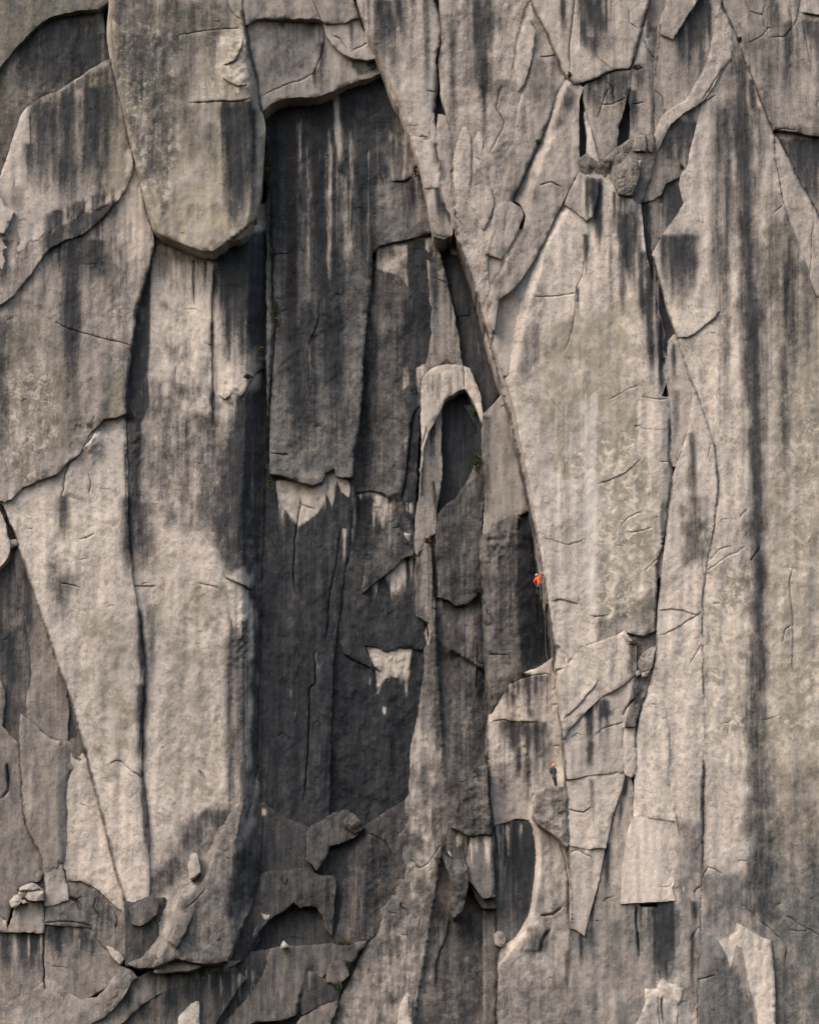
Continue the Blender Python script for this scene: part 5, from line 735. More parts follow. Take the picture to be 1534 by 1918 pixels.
# ================================================================== the slab builder
RNG = random.Random(11)
KINDS = {'d': 'stain_and_shade', 'p': 'pale_scar_and_light', 'o': 'olive_lichen', 'y': 'yellow_rock', 'r': 'rust', 'b': 'brown_film', 'w': 'mineral_run', 'g': 'grey_film_and_vignette', 'l': 'lichen_spots'}
VERTS = {}
NT = [0]
def prep(s):
    k = s['key'][0]
    if s['key'] == 'W0': s['d'] = 2.25
    elif k == 'W': s['d'] = 3.2 + (s['d'] - 3.2) * .5
    elif k == 'L' and s['key'] != 'LEDGE': s['d'] = 2.4 + (s['d'] - 2.4) * .6
    elif k in 'BK': s['d'] = 1.3 + (s['d'] - 1.3) * (.75 if k == 'B' else .6)
    # the wall goes on well beyond the frame
    far = lambda v, lo, hi: lo + (v - lo) * 6 if v < lo else hi + (v - hi) * 6 if v > hi else v
    s['P0'] = [tuple(np.clip(p, (-150, -150), (1690, 2070))) for p in densify(s['P'], 20)]
    s['P'] = [(far(x, -120, 1640), far(y, -120, 2040)) for x, y in s['P']]
    P = soften(s['P']); A = warp(densify(P, 3.0), s.get('jag', 1.0))
    out = (A[:, 0] < -60) | (A[:, 0] > 1600) | (A[:, 1] < -60) | (A[:, 1] > 1990)
    A = A[~out | (np.arange(len(A)) % 8 == 0)]
    # neighbours overlap by a hair, so that only real steps and cracks open between them
    T = np.roll(A, -1, 0) - np.roll(A, 1, 0); T /= np.maximum(np.hypot(T[:, 0], T[:, 1])[:, None], 1e-6)
    area = np.sum(A[:, 0] * np.roll(A[:, 1], -1) - np.roll(A[:, 0], -1) * A[:, 1])
    A = A + np.stack([T[:, 1], -T[:, 0]], -1) * (.9 if area > 0 else -.9)
    s['edge'] = A
    near_ = np.clip(s['edge'], (-150, -150), (1690, 2070))
    s['c'] = (near_[:, 0].mean(), near_[:, 1].mean())
    s['c'] = tuple(np.array(s['P0']).mean(0))
def depth_at(s, x, y, edge=True):
    """depth in front of the wall plane of the surface of piece s"""
    cx, cy = s['c']
    d = s['d'] + s['gx'] * (x - cx) / 100 + s['gy'] * (y - cy) / 100
    ro = s.get('ro', 1.0); key0 = s['key'][0]
    o = s['off']
    d = d + ro * (.17 * fbm(x / 95 + o, y / 150, 3, 3) + (.05 if ro < 1.25 else .08) * fbm(x / 34 + o, y / 44, 9, 3))
    d = d + (ro - .45) * .075 * ridged(x / 46 + y / 120 + o, y / 85 - x / 160, 13, 2) + (ro - .45) * .04 * ridged(x / 15 + y / 25, y / 19 + o, 14, 2)
    u = x * .88 + y * .47; v = -x * .47 + y * .88
    d = d + max(.12, ro - .55) * .075 * fbm(u / 20 + o, v / 8.5, 31, 3, .62) * s.get('grain', 1)
    d = d + .10 * fbm(x / 16 + o, y / 140, 57, 2)                      # faint flutes
    for f in s['feats']:
        if f['t'] == 'b':
            q = ((x - f['x']) / f['rx']) ** 2 + ((y - f['y']) / f['ry']) ** 2
            k = f['h'] * np.exp(-q)
            if f['rough']: k = k * (1 + f['rough'] * .5 * fbm(x / 12, y / 10, 71, 3)) + np.exp(-q) * f['rough'] * .22 * ridged(x / 11, y / 9, 72, 3)
            d = d + k
            continue
        r = (f['fall'] + f['w'] + 4) if f['t'] == 'c' else 1e9
        if f['t'] == 'c':
            I = near(x, y, f['W'], min(r * 3, 200)); 
            if not len(I): continue
            ds, sd, pr = dist_poly(x[I], y[I], f['W'])
            tp = smooth(np.minimum(pr, 1 - pr) / max(f['taper'], 1e-3) + .0)
            w = f['w']
            k = -.65 * f['c'] * np.clip(1 - ds / (w * 1.15), 0, 1) * (.35 + .65 * tp) * np.where((pr <= 0) | (pr >= 1), 0, 1)
            for sg, hh in ((1, f['hp']), (-1, f['hn'])):
                if hh: k = k + (.6 if abs(hh) > .25 else .3) * hh * tp * np.exp(-(ds / f['fall']) ** 1.5) * np.where(sd == sg, np.clip(ds / w, 0, 1), 0)
            d[I] += k
        else:
            ds, sd, pr = dist_poly(x, y, f['W'])
            t = np.where(sd == f['side'], np.clip(ds / f['width'], 0, 3), 0)
            d = d - f['drop'] * (.68 if key0 == 'W' else 1.0) * (np.minimum(t, 1) + .12 * np.maximum(t - 1, 0))
    if edge:
        ds, _, _ = dist_poly(x, y, s['edge'][::2], closed=True)
        b = s.get('bev', 1.0)
        d = d - b * (.03 * np.exp(-ds / 1.6) + .11 * np.exp(-ds / 3.5) * smooth(.1 + 1.8 * fbm(x / 13, y / 13, 63, 3)))
    return d
def marks(s, x, y, vals):
    key = s['key']
    for m in COLOUR_MARKS:
        m_s = min(1.0, m['s'] * (1.25 if m['t'] == 's' else 1.08)) if m['k'] == 'd' else m['s']
        if m['on'] is not None and key not in m['on']: continue
        if m['t'] == 's':
            (ax, ay), (bx, by) = m['a'], m['b']; w0, w1 = m['w']; wm = max(w0, w1)
            I = np.where((x > min(ax, bx) - wm * 2) & (x < max(ax, bx) + wm * 2) & (y > min(ay, by) - 8) & (y < max(ay, by) + 25))[0]
            if not len(I): continue
            X, Y = x[I], y[I]
            t = (Y - ay) / (by - ay + 1e-9)
            seed = int(ax * 7 + ay)
            cxx = ax + (bx - ax) * t + 2.2 * fbm(Y / 60, Y * 0 + seed, seed, 2) * min(1, wm / 5) + .8 * fbm(Y / 12, Y * 0 + seed, seed + 1, 2)
            ww = (w0 + (w1 - w0) * t) * (1 + .35 * fbm(Y / 35, Y * 0, seed + 2, 2))
            q = np.abs(X - cxx) / np.maximum(ww, 1.2)
            a = np.exp(-(q * .95) ** 2.2)
            tend = t + .10 * fbm(X / 3, X * 0, seed + 3, 2) * min(1, wm / 4)
            ln = abs(by - ay); f0 = m['f0'] if m['f0'] != 6 else max(6, .07 * ln); f1 = m['f1'] if m['f1'] != .4 else (.75 if ln < 130 else .45)
            a = a * smooth((t * ln + 4) / f0) * smooth((1 - tend) / f1 + .02)
            v = a * m_s
        elif m['t'] == 'l':
            P = np.array(m['P'], float); I = near(x, y, P, m['w'] * 3 + 3)
            if not len(I): continue
            if 'W' not in m: m['W'] = warp(densify(soften(P, False, 1), 5, False), 1.0)
            ds, sd, pr = dist_poly(x[I], y[I], m['W'])
            ww = m['w'] * (1 + .6 * fbm(x[I] / 14, y[I] / 14, 55, 2))
            v = m['s'] * np.exp(-(ds / np.maximum(ww, .6)) ** 1.6) * (1 if not m['side'] else np.where(sd == m['side'], 1, .25))
        else:
            P = np.array(m['P'], float); sf = m['soft']
            I = near(x, y, P, sf * 1.6)
            if not len(I): continue
            X, Y = x[I], y[I]
            wx = X + sf * .55 * fbm(X / 22, Y / 30, 91, 3); wy = Y + sf * .55 * fbm(X / 22 + 9, Y / 30, 92, 3)
            ds, _, _ = dist_poly(wx, wy, P, closed=True)
            ins = inside(wx, wy, P)
            a = smooth(.5 + np.where(ins, ds, -ds) / sf)
            if m['vary']: a = a * (1 - m['vary'] * smooth(.5 + 1.2 * fbm(X / 17, Y / 24, int(P[0, 0]) + 3, 4)) * .9)
            v = a * m_s
        vals[KINDS[m['k']]][I] = 1 - (1 - vals[KINDS[m['k']]][I]) * (1 - v)
def own_cracks(s):
    A = s['edge']; x0, y0 = A.min(0); x1, y1 = A.max(0)
    x0 = max(x0, -40); y0 = max(y0, -40); x1 = min(x1, 1574); y1 = min(y1, 1958)
    n = int(max(0, (x1 - x0)) * max(0, (y1 - y0)) / 7500 * s.get('nc', .35 if s['key'][0] == 'W' else .8))
    out = []
    for _ in range(min(n, 60)):
        x = RNG.uniform(x0, x1); y = RNG.uniform(y0, y1)
        ang = RNG.choice((RNG.uniform(-.35, .5), RNG.uniform(-.35, .5), RNG.uniform(1.2, 1.9))); l = RNG.uniform(3, 9) * (2.2 if RNG.random() < .15 else 1)
        P = [(x, y)]
        for k in range(3):
            a2 = ang + RNG.uniform(-.4, .4); P.append((P[-1][0] + l / 1.5 * math.cos(a2), P[-1][1] + l / 1.5 * math.sin(a2)))
        W = np.array(P)
        if not inside(W[:, 0], W[:, 1], A).all(): continue
        sg = 1 if RNG.random() < .7 else -1
        out.append(dict(t='c', P=P, on=None, w=1.0, c=RNG.uniform(.03, .11), hp=0, hn=RNG.uniform(.02, .07) * (sg > 0), fall=RNG.uniform(6, 14), taper=.3, jag=.6, W=densify(P, 3, False)))
    return out
def build_slab(s, parent, mat=None):
    A = s['edge']; sp = s.get('sp', 3.1)
    s['off'] = (hash_name(s['key']) % 97) * 3.7
    s['feats'] = [f for f in FEAT if f['on'] and s['key'] in f['on']] + own_cracks(s)
    for f in s['feats']:
        if f['t'] != 'b' and 'W' not in f:
            f['W'] = warp(densify(soften(f['P'], False, 1), 4 if f['t'] == 'c' else 8, False), f['jag'])
    x0, y0 = A.min(0); x1, y1 = A.max(0)
    # interior points: dense where the frame sees them, sparse outside it
    def grid(sx, xa, ya, xb, yb):
        if xb <= xa or yb <= ya: return np.zeros((0, 2))
        gx, gy = np.meshgrid(np.arange(xa, xb, sx), np.arange(ya, yb, sx)); g = np.stack([gx.ravel(), gy.ravel()], -1)
        rs = np.random.RandomState(hash_name(s['key']) % 9999)
        return g + rs.uniform(-.28, .28, g.shape) * sx
    G = [grid(sp, max(x0, -12), max(y0, -12), min(x1, 1546), min(y1, 1930))]
    big = grid(42, x0, y0, x1, y1)
    if len(big):
        m = (big[:, 0] < -30) | (big[:, 0] > 1564) | (big[:, 1] < -30) | (big[:, 1] > 1948); G.append(big[m])
    G = np.vstack(G)
    if len(G):
        G = G[inside(G[:, 0], G[:, 1], A)]
        ds, _, _ = dist_poly(G[:, 0], G[:, 1], A[::2], closed=True); G = G[ds > 1.6]
    pts = [tuple(p) for p in A]; n = len(A); edges = [(i, (i + 1) % n) for i in range(n)]
    extra = []
    for f in s['feats']:
        if f['t'] != 'c': continue
        Q = f['W']; 
        if Q[:, 0].max() < -20 or Q[:, 0].min() > 1560: continue
        T = np.gradient(Q, axis=0); T /= np.maximum(np.hypot(T[:, 0], T[:, 1])[:, None], 1e-6); Nn = np.stack([-T[:, 1], T[:, 0]], -1)
        for k in (-1, 0, 1):
            q = Q + Nn * k * f['w'] * (1.0)
            ins = inside(q[:, 0], q[:, 1], A); b0 = len(pts) + len(extra); idx = {}
            for i in range(len(q)):
                if ins[i]: idx[i] = len(pts) + len(extra); extra.append(tuple(q[i]))
            for i in range(len(q) - 1):
                if i in idx and i + 1 in idx: edges.append((idx[i], idx[i + 1]))
    pts += extra
    if len(G): pts += [tuple(p) for p in G]
    vs = [Vector((p[0], -p[1])) for p in pts]
    ov, oe, of, iv, ie, if_ = delaunay_2d_cdt(vs, edges, [], 0, 1e-4, True)
    V = np.array([(v.x, -v.y) for v in ov]); F3 = [f for f in of if len(f) == 3]
    T = np.array(F3, int)
    cen = V[T].mean(1); T = T[inside(cen[:, 0], cen[:, 1], A)]
    # ring of boundary points for the sides
    mp = {}
    for i, src in enumerate(iv):
        for j in src:
            if j < n: mp[j] = i
    ring = [mp[j] for j in range(n) if j in mp]
    x, y = V[:, 0].copy(), V[:, 1].copy()
    d = depth_at(s, x, y)
    back = s.get('back', -1.2)
    W1 = world(x, y, d)
    R = np.array(ring); WB = W1[R].copy()
    vals = {k: np.zeros(len(x)) for k in KINDS.values()}
    vals['olive_lichen'] += s.get('ol', 0); vals['stain_and_shade'] += s.get('st', .05); vals['pale_scar_and_light'] += s.get('pale', 0); vals['rust'] += s.get('ru', 0); vals['grey_film_and_vignette'] += s.get('gf', .42 if s['key'][0] == 'A' and s['key'] not in ('A7', 'A8', 'A11', 'A13') else 0)
    marks(s, x, y, vals)
    vals['tone'] = np.full(len(x), s.get('tone', 1.0)); vals['rough'] = np.full(len(x), min(1.35, max(.16, (s.get('ro', 1.0) - .70) * 1.0)))
    # sides: rows running straight back, worn a little
    rows = []; depth0 = -WB[:, 1]
    steps = (0.0, .12, .45, 1.0)
    for t in steps:
        q = WB.copy(); dd = depth0 + (np.minimum(back, depth0 - .3) - depth0) * t
        q[:, 1] = -dd
        if 0 < t < 1:
            q[:, 0] += .05 * fbm(V[R, 0] / 5 + t * 9, V[R, 1] / 5, 41, 2); q[:, 2] += .05 * fbm(V[R, 0] / 5, V[R, 1] / 5 + t * 9, 42, 2)
        rows.append(q)
    allv = np.vstack([W1] + rows); m = len(R); base = len(W1)
    q = []
    for k in range(len(steps) - 1):
        a = base + k * m + np.arange(m); b = base + k * m + (np.arange(m) + 1) % m
        q.append(np.stack([a, b, b + m, a + m], -1))
    q = np.vstack(q)
    # the ring runs clockwise or counter-clockwise; make the sides face outward
    area = np.sum(A[:, 0] * np.roll(A[:, 1], -1) - np.roll(A[:, 0], -1) * A[:, 1])
    if area < 0: q = q[:, ::-1]
    me = bpy.data.meshes.new(s['name'])
    nl = len(T) * 3 + len(q) * 4
    me.vertices.add(len(allv)); me.vertices.foreach_set('co', allv.ravel())
    me.loops.add(nl); me.loops.foreach_set('vertex_index', np.concatenate([T.ravel(), q.ravel()]).astype(np.int32))
    me.polygons.add(len(T) + len(q))
    ls = np.concatenate([np.arange(len(T)) * 3, len(T) * 3 + np.arange(len(q)) * 4]).astype(np.int32)
    me.polygons.foreach_set('loop_start', ls)
    me.polygons.foreach_set('use_smooth', np.ones(len(T) + len(q), bool))
    me.update(calc_edges=True)
    for k, v in vals.items():
        at = me.attributes.new(k, 'FLOAT', 'POINT')
        side = np.tile(v[R], len(steps))
        if k == 'stain_and_shade': side = side * .7
        at.data.foreach_set('value', np.concatenate([v, side]).astype(np.float32))
    me.materials.append(mat or GRANITE)
    NT[0] += len(T) + 2 * len(q)
    o = bpy.data.objects.new(s['name'], me); COL.objects.link(o)
    if parent: o.parent = parent
    return o
def hash_name(k):
    h = 0
    for c in k: h = (h * 131 + ord(c)) % 1000003
    return h

cliff = bpy.data.objects.new('cliff', None); COL.objects.link(cliff)
cliff['kind'] = 'structure'
cliff['label'] = 'towering grey granite cliff streaked with dark water stains'
cliff['category'] = 'cliff'
OBJ = {}; SL = {}
for s in SLABS:
    if s.get('hid'): continue
    prep(s); SL[s['key']] = s
    OBJ[s['key']] = build_slab(s, cliff)
# ================================================================== THINGS
def tag(o, label, cat, group=None):
    o['label'] = label; o['category'] = cat
    if group: o['group'] = group
    return o
M_ORANGE = plain('orange_cloth', (.80, .11, .045), .75, .12, 12)
M_NAVY = plain('dark_navy_cloth', (.018, .026, .040), .85, .25, 12)
M_BLACK = plain('black_cloth', (.016, .018, .024), .85, .25, 12)
M_SKIN = plain('skin', (.52, .30, .22), .6, .1, 20)
M_HELM_O = plain('orange_helmet', (.85, .22, .10), .35, .06, 8)
M_HELM_G = plain('grey_helmet', (.40, .43, .38), .4, .08, 8)
M_RED = plain('red_webbing', (.35, .03, .04), .7, .1, 20)
M_BLUE = plain('blue_webbing', (.03, .12, .22), .7, .1, 20)
M_METAL = plain('grey_metal', (.35, .36, .38), .35, .1, 20)
M_SHOE = plain('tan_shoe', (.30, .17, .09), .7, .2, 20)
M_ROPE = plain('pale_rope', (.42, .38, .34), .8, .2, 20)
M_MOSS = plain('moss', (.050, .062, .018), .95, .6, 3)
M_DRYMOSS = plain('dry_moss', (.085, .055, .022), .95, .6, 3)
import bmesh
def capsule(bm, a, b, ra, rb, seg=10):
    a = Vector(a); b = Vector(b); ax = (b - a); L = ax.length
    q = ax.to_track_quat('Z', 'Y') if L > 1e-6 else Vector((0, 0, 1)).to_track_quat('Z', 'Y')
    rings = []
    for k in range(5): t = -math.pi / 2 + k * math.pi / 8; rings.append((ra * math.cos(t), ra * math.sin(t)))
    for k in range(5): t = k * math.pi / 8; rings.append((rb * math.cos(t), L + rb * math.sin(t)))
    vs = []
    for r, z in rings:
        vs.append([bm.verts.new(a + q @ Vector((max(r, 1e-4) * math.cos(2 * math.pi * i / seg), max(r, 1e-4) * math.sin(2 * math.pi * i / seg), z))) for i in range(seg)])
    for k in range(len(vs) - 1):
        for i in range(seg): bm.faces.new((vs[k][i], vs[k][(i + 1) % seg], vs[k + 1][(i + 1) % seg], vs[k + 1][i]))
    bm.faces.new(vs[0][::-1]); bm.faces.new(vs[-1])
def fused(name, parts, mat, parent, voxel=.018):
    """capsules melted into one continuous surface"""
    bm = bmesh.new()
    for p in parts: capsule(bm, *p)
    me = bpy.data.meshes.new(name); bm.to_mesh(me); bm.free()
    o = bpy.data.objects.new(name, me); COL.objects.link(o)
    r = o.modifiers.new('r', 'REMESH'); r.mode = 'VOXEL'; r.voxel_size = voxel; r.use_smooth_shade = True
    sm = o.modifiers.new('s', 'SMOOTH'); sm.factor = .5; sm.iterations = 3
    dg = bpy.context.evaluated_depsgraph_get(); m2 = bpy.data.meshes.new_from_object(o.evaluated_get(dg))
    o.modifiers.clear(); o.data = m2; m2.name = name; bpy.data.meshes.remove(me)
    m2.materials.clear(); m2.materials.append(mat)
    for p in m2.polygons: p.use_smooth = True
    o.parent = parent
    return o
def helmet(name, c, r, mat, parent, tilt):
    bm = bmesh.new(); n = 18; rows = []
    R = tilt
    for k in range(8):
        t = math.radians(-14 + k * 104 / 7); rr = math.cos(t) * r; z = math.sin(t) * r * 1.02
        if k == 0: rr *= 1.07
        rows.append([bm.verts.new(Vector(c) + R @ Vector((rr * math.cos(2 * math.pi * i / n), rr * 1.15 * math.sin(2 * math.pi * i / n), z * (1 + .03 * math.cos(6 * math.pi * i / n))))) for i in range(n)])
    for k in range(7):
        for i in range(n): bm.faces.new((rows[k][i], rows[k][(i + 1) % n], rows[k + 1][(i + 1) % n], rows[k + 1][i]))
    bm.faces.new(rows[-1]); bm.faces.new(rows[0][::-1])
    me = bpy.data.meshes.new(name); bm.to_mesh(me); bm.free(); me.materials.append(mat)
    for p in me.polygons: p.use_smooth = True
    o = bpy.data.objects.new(name, me); COL.objects.link(o); o.parent = parent
    return o
def hand(w, d, parts, r=.028):
    """palm and five curled fingers at wrist w pointing along d"""
    w = Vector(w); d = Vector(d).normalized(); s = d.cross(Vector((0, 1, 0))).normalized(); u = s.cross(d)
    parts.append((w, w + d * .07, r, r * 1.05))
    for k, l in enumerate((.055, .07, .065, .05)):
        b = w + d * .08 + s * (.03 - .02 * k); e = b + d * l * .6; parts.append((b, e, .0115, .010)); parts.append((e, e + d * l * .25 + u * l * .5, .010, .009))
    b = w + d * .02 + s * .03; parts.append((b, b + d * .04 + s * .03, .013, .011))
def climber(loc, J, label, jacket_m, trouser_m, helm_m, shoe_m, cat_extra):
    root = bpy.data.objects.new('person', None); COL.objects.link(root); root.location = loc
    tag(root, label, 'person')
    j = {k: (v if k == 'tilt' else Vector(v)) for k, v in J.items()}
    body = [(j['pelvis'], j['waist'], .125, .115), (j['waist'], j['chest'], .115, .145), (j['chest'], j['neck'], .13, .06), (j['neck'], j['head'], .055, .085), (j['head'], j['head'] + Vector((0, 0, .04)), .092, .092),
            (j['head'] + j['face'] * .085, j['head'] + j['face'] * .105 + Vector((0, 0, -.02)), .018, .015), (j['head'] + j['face'] * .04 + Vector((0, 0, -.06)), j['head'] + j['face'] * .06 + Vector((0, 0, -.07)), .04, .035)]
    for s in 'lr':
        body += [(j['chest'] + (j['sh' + s] - j['chest']) * .6, j['sh' + s], .07, .065), (j['sh' + s], j['el' + s], .052, .042), (j['el' + s], j['wr' + s], .040, .028),
                 (j['hip' + s], j['kn' + s], .085, .058), (j['kn' + s], j['an' + s], .058, .040)]
        hand(j['wr' + s], j['wr' + s] - j['el' + s], body)
    fused('body', body, M_SKIN, root, .016)
    jk = [(j['pelvis'] + Vector((0, 0, .04)), j['waist'], .15, .14), (j['waist'], j['chest'], .14, .172), (j['chest'], j['neck'] - Vector((0, 0, .03)), .155, .085)]
    for s in 'lr':
        jk += [(j['chest'] + (j['sh' + s] - j['chest']) * .5, j['sh' + s], .09, .085), (j['sh' + s], j['el' + s], .078, .062), (j['el' + s], j['wr' + s], .060, .046)]
    fused('jacket', jk, jacket_m, root)
    tr = [(j['pelvis'] + Vector((0, 0, .02)), j['pelvis'] - Vector((0, 0, .04)), .15, .145)]
    for s in 'lr': tr += [(j['hip' + s], j['kn' + s], .112, .082), (j['kn' + s], j['an' + s] + Vector((0, 0, .04)), .080, .064)]
    fused('trousers', tr, trouser_m, root)
    for s in 'lr':
        a = j['an' + s]; t = j['toe' + s]
        fused('shoe', [(a - Vector((0, 0, .03)), t, .05, .04), (a - Vector((0, 0, .03)), a - (t - a) * .25 - Vector((0, 0, .03)), .05, .045)], shoe_m, root, .014)
    helmet('helmet', j['head'] + Vector((0, 0, .035)), .135, helm_m, root, j['tilt'])
    # harness: waist belt, leg loops, gear on its loops
    hb = []
    for k in range(14):
        a0 = 2 * math.pi * k / 14; a1 = 2 * math.pi * (k + 1) / 14; c = j['pelvis'] + Vector((0, 0, .06))
        hb.append((c + Vector((math.cos(a0) * .165, math.sin(a0) * .155, 0)), c + Vector((math.cos(a1) * .165, math.sin(a1) * .155, 0)), .022, .022))
    h = fused('harness', hb, cat_extra, root, .012)
    for dx, m in ((-.13, M_METAL), (-.03, M_METAL), (.09, M_BLUE)):
        a = j['pelvis'] + Vector((dx, -.15, .04))
        g = fused('quickdraw', [(a, a - Vector((0, 0, .2)), .016, .02), (a - Vector((0, 0, .2)), a - Vector((-.02, 0, .27)), .012, .012)], m, h, .011)
    return root
from mathutils import Matrix
# leader, right arm reaching up into the crack, seen from behind and below
p1 = Vector(world(1009.5, 1095, 3.2).tolist())
J1 = dict(pelvis=(0, 0, 0), waist=(-.01, 0, .17), chest=(-.05, .03, .42), neck=(-.10, .06, .60), head=(-.17, .10, .70), face=(-.2, .97, .1),
    shr=(.10, .04, .58), elr=(.10, -.02, .88), wrr=(.10, -.02, 1.14), shl=(-.25, .03, .48), ell=(-.36, .02, .24), wrl=(-.27, .12, .04),
    hipr=(.09, 0, -.06), knr=(.18, .12, -.40), anr=(.20, .04, -.78), toer=(.22, .20, -.80), hipl=(-.09, 0, -.06), knl=(-.16, .16, -.38), anl=(-.08, .06, -.74), toel=(-.04, .22, -.76), tilt=Matrix.Rotation(math.radians(-18), 3, 'Y'))
J1['tilt'] = Matrix.Rotation(math.radians(-16), 3, 'Y')
climber(p1, J1, 'climber in an orange jacket and grey helmet reaching one arm up the crack', M_ORANGE, M_NAVY, M_HELM_G, M_BLACK, M_RED)
# belayer on the ledge, looking up
led = SL['LEDGE']; ztop = float(world(1040, 1473.5, 3.0)[2])
p2 = Vector((float(world(1040.5, 1470, 2.72)[0]), -2.72, ztop))
J2 = dict(pelvis=(-.13, 0, .92), waist=(-.16, 0, 1.08), chest=(-.19, .01, 1.30), neck=(-.17, 0, 1.48), head=(-.14, -.02, 1.60), face=(.35, .75, .55),
    shr=(-.03, .02, 1.40), elr=(.05, .03, 1.14), wrr=(.0, .20, 1.00), shl=(-.34, .0, 1.40), ell=(-.38, .03, 1.14), wrl=(-.24, .22, 1.06),
    hipr=(-.06, 0, .90), knr=(.02, -.01, .50), anr=(.08, .0, .09), toer=(.10, .16, .035), hipl=(-.22, 0, .90), knl=(-.10, -.01, .50), anl=(-.04, .02, .09), toel=(-.04, .18, .035), tilt=Matrix.Rotation(math.radians(14), 3, 'X'))
climber(p2, J2, 'climber in dark clothes and an orange helmet standing on the ledge, looking up', M_NAVY, M_BLACK, M_HELM_O, M_SHOE, M_BLACK)
# rope between them
rp = [p1 + Vector((.05, -.18, 0)), p1 + Vector((.10, -.16, -1.2))]
for x, y, d in ((1018.5, 1130, 2.0), (1020.5, 1170, 1.95), (1022, 1215, 1.95), (1026, 1245, 2.3), (1033, 1290, 2.6), (1038, 1350, 2.75), (1040, 1400, 2.85)): rp.append(Vector(world(x, y, d).tolist()))
rp.append(p2 + Vector((-.12, -.2, 1.0)))
bm = bmesh.new(); prev = None
for k, p in enumerate(rp):
    ring = [bm.verts.new(p + Vector((.006 * math.cos(a), .006 * math.sin(a), 0))) for a in (0, 1.05, 2.1, 3.14, 4.19, 5.24)]
    if prev:
        for i in range(6): bm.faces.new((prev[i], prev[(i + 1) % 6], ring[(i + 1) % 6], ring[i]))
    prev = ring
me = bpy.data.meshes.new('climbing_rope'); bm.to_mesh(me); bm.free(); me.materials.append(M_ROPE)
rope = bpy.data.objects.new('climbing_rope', me); COL.objects.link(rope)
tag(rope, 'thin pale climbing rope hanging below the climber in orange', 'rope')

# ---- loose stones: closed, faceted, lodged in cracks and on ledges
def stone(P, d, th, label, group=None, st=.1, tone=.95, name='loose_stone', ru=0, ro=1.0):
    """a faceted block: traced outline, domed front"""
    A = np.array(P, float); A = warp(densify(soften(P), 4), .5); c = A.mean(0)
    rs = np.random.RandomState(int(c[0] * 13 + c[1]))
    cx = c + rs.uniform(-.18, .18, 2) * (A.max(0) - A.min(0))
    V = []; F = []; n = len(A)
    sz = (A.max(0) - A.min(0)); size = sz.mean() * S
    prof = ((1.0, -1), (1.02, -.5), (1.0, -.12), (.93, 0), (.82, 0), (.68, 0), (.52, 0), (.36, 0), (.20, 0), (.08, 0))
    pl = [(math.cos(t) * g, math.sin(t) * g, h) for t, g, h in [(i * 1.05 + rs.uniform(-.4, .4), rs.uniform(.5, 1.3), rs.uniform(.30, .62)) for i in range(6)]] + [(rs.uniform(-.2, .2), rs.uniform(-.2, .2), .26)]
    for s_, z in prof:
        q = c + (A - c) * s_
        if z < 0: zz = np.full(n, d + z * th)
        else:
            u = (q[:, 0] - c[0]) / sz[0] * 2; v = (q[:, 1] - c[1]) / sz[1] * 2
            hgt = np.min([h_ - a_ * u * .5 - b_ * v * .5 for a_, b_, h_ in pl], 0)
            zz = d + .42 * size * (np.clip(hgt, -.25, 1) + .05 * ridged(q[:, 0] / 6, q[:, 1] / 6, int(c[0]), 2))
        V.append(world(q[:, 0], q[:, 1], zz))
    V = np.vstack(V + [V[-1].mean(0)[None], world(c[0], c[1], d - th)[None]])
    for k in range(len(prof) - 1):
        for i in range(n): F.append((k * n + i, k * n + (i + 1) % n, (k + 1) * n + (i + 1) % n, (k + 1) * n + i))
    l = (len(prof) - 1) * n
    for i in range(n): F.append((l + i, l + (i + 1) % n, len(V) - 2)); F.append(((i + 1) % n, i, len(V) - 1))
    area = np.sum(A[:, 0] * np.roll(A[:, 1], -1) - np.roll(A[:, 0], -1) * A[:, 1])
    if area > 0: F = [f[::-1] for f in F]
    o0 = V.mean(0); me = bpy.data.meshes.new(name); me.from_pydata((V - o0).tolist(), [], F); me.update()
    for k, v in dict(stain_and_shade=st, tone=tone, rough=1.0, rust=ru, olive_lichen=.05, pale_scar_and_light=0, yellow_rock=0, brown_film=0, mineral_run=0, grey_film_and_vignette=.1, lichen_spots=.4).items():
        a = me.attributes.new(k, 'FLOAT', 'POINT'); a.data.foreach_set('value', np.full(len(V), v, np.float32))
    me.materials.append(GRANITE)
    o = bpy.data.objects.new(name, me); COL.objects.link(o); o.location = o0.tolist()
    return tag(o, label, 'stone', group)
stone([(1146,314),(1152,303),(1165,294),(1180,294),(1193,300),(1199,325),(1190,354),(1182,368),(1168,368),(1157,365),(1150,350),(1145,334)], 3.9, .8, 'large rounded boulder wedged beneath the upper right ledge', st=.33, tone=.88, name='boulder')
stone([(1190,249),(1207,254),(1210,270),(1209,283),(1185,283),(1187,262)], 3.85, .6, 'grey upright block above the large wedged boulder', st=.22, tone=.9)
for P, lab in (([(1150,282),(1160,276),(1166,284),(1160,292),(1150,291)], 'small stone on the slope just left of the boulder'),
               ([(1138,294),(1146,289),(1151,296),(1144,302),(1137,300)], 'smallest stone at the left end of the rubble slope'),
               ([(1166,272),(1177,266),(1183,274),(1179,285),(1168,284)], 'stone between the upright block and the rubble slope'),
               ([(1212,262),(1222,256),(1226,272),(1220,286),(1211,280)], 'dark stone at the right end of the rubble slope')):
    stone(P, 3.75, .4, lab, 'rubble on the upper right ledge', st=.4, tone=.85)
stone([(1193,1244),(1199,1230),(1207,1221),(1218,1214),(1227,1210),(1225,1230),(1222,1250),(1213,1261),(1198,1260)], 3.45, .6, 'pinkish block jammed in the crack right of the pale sloping slab', ru=.25, tone=1.0, st=.03)
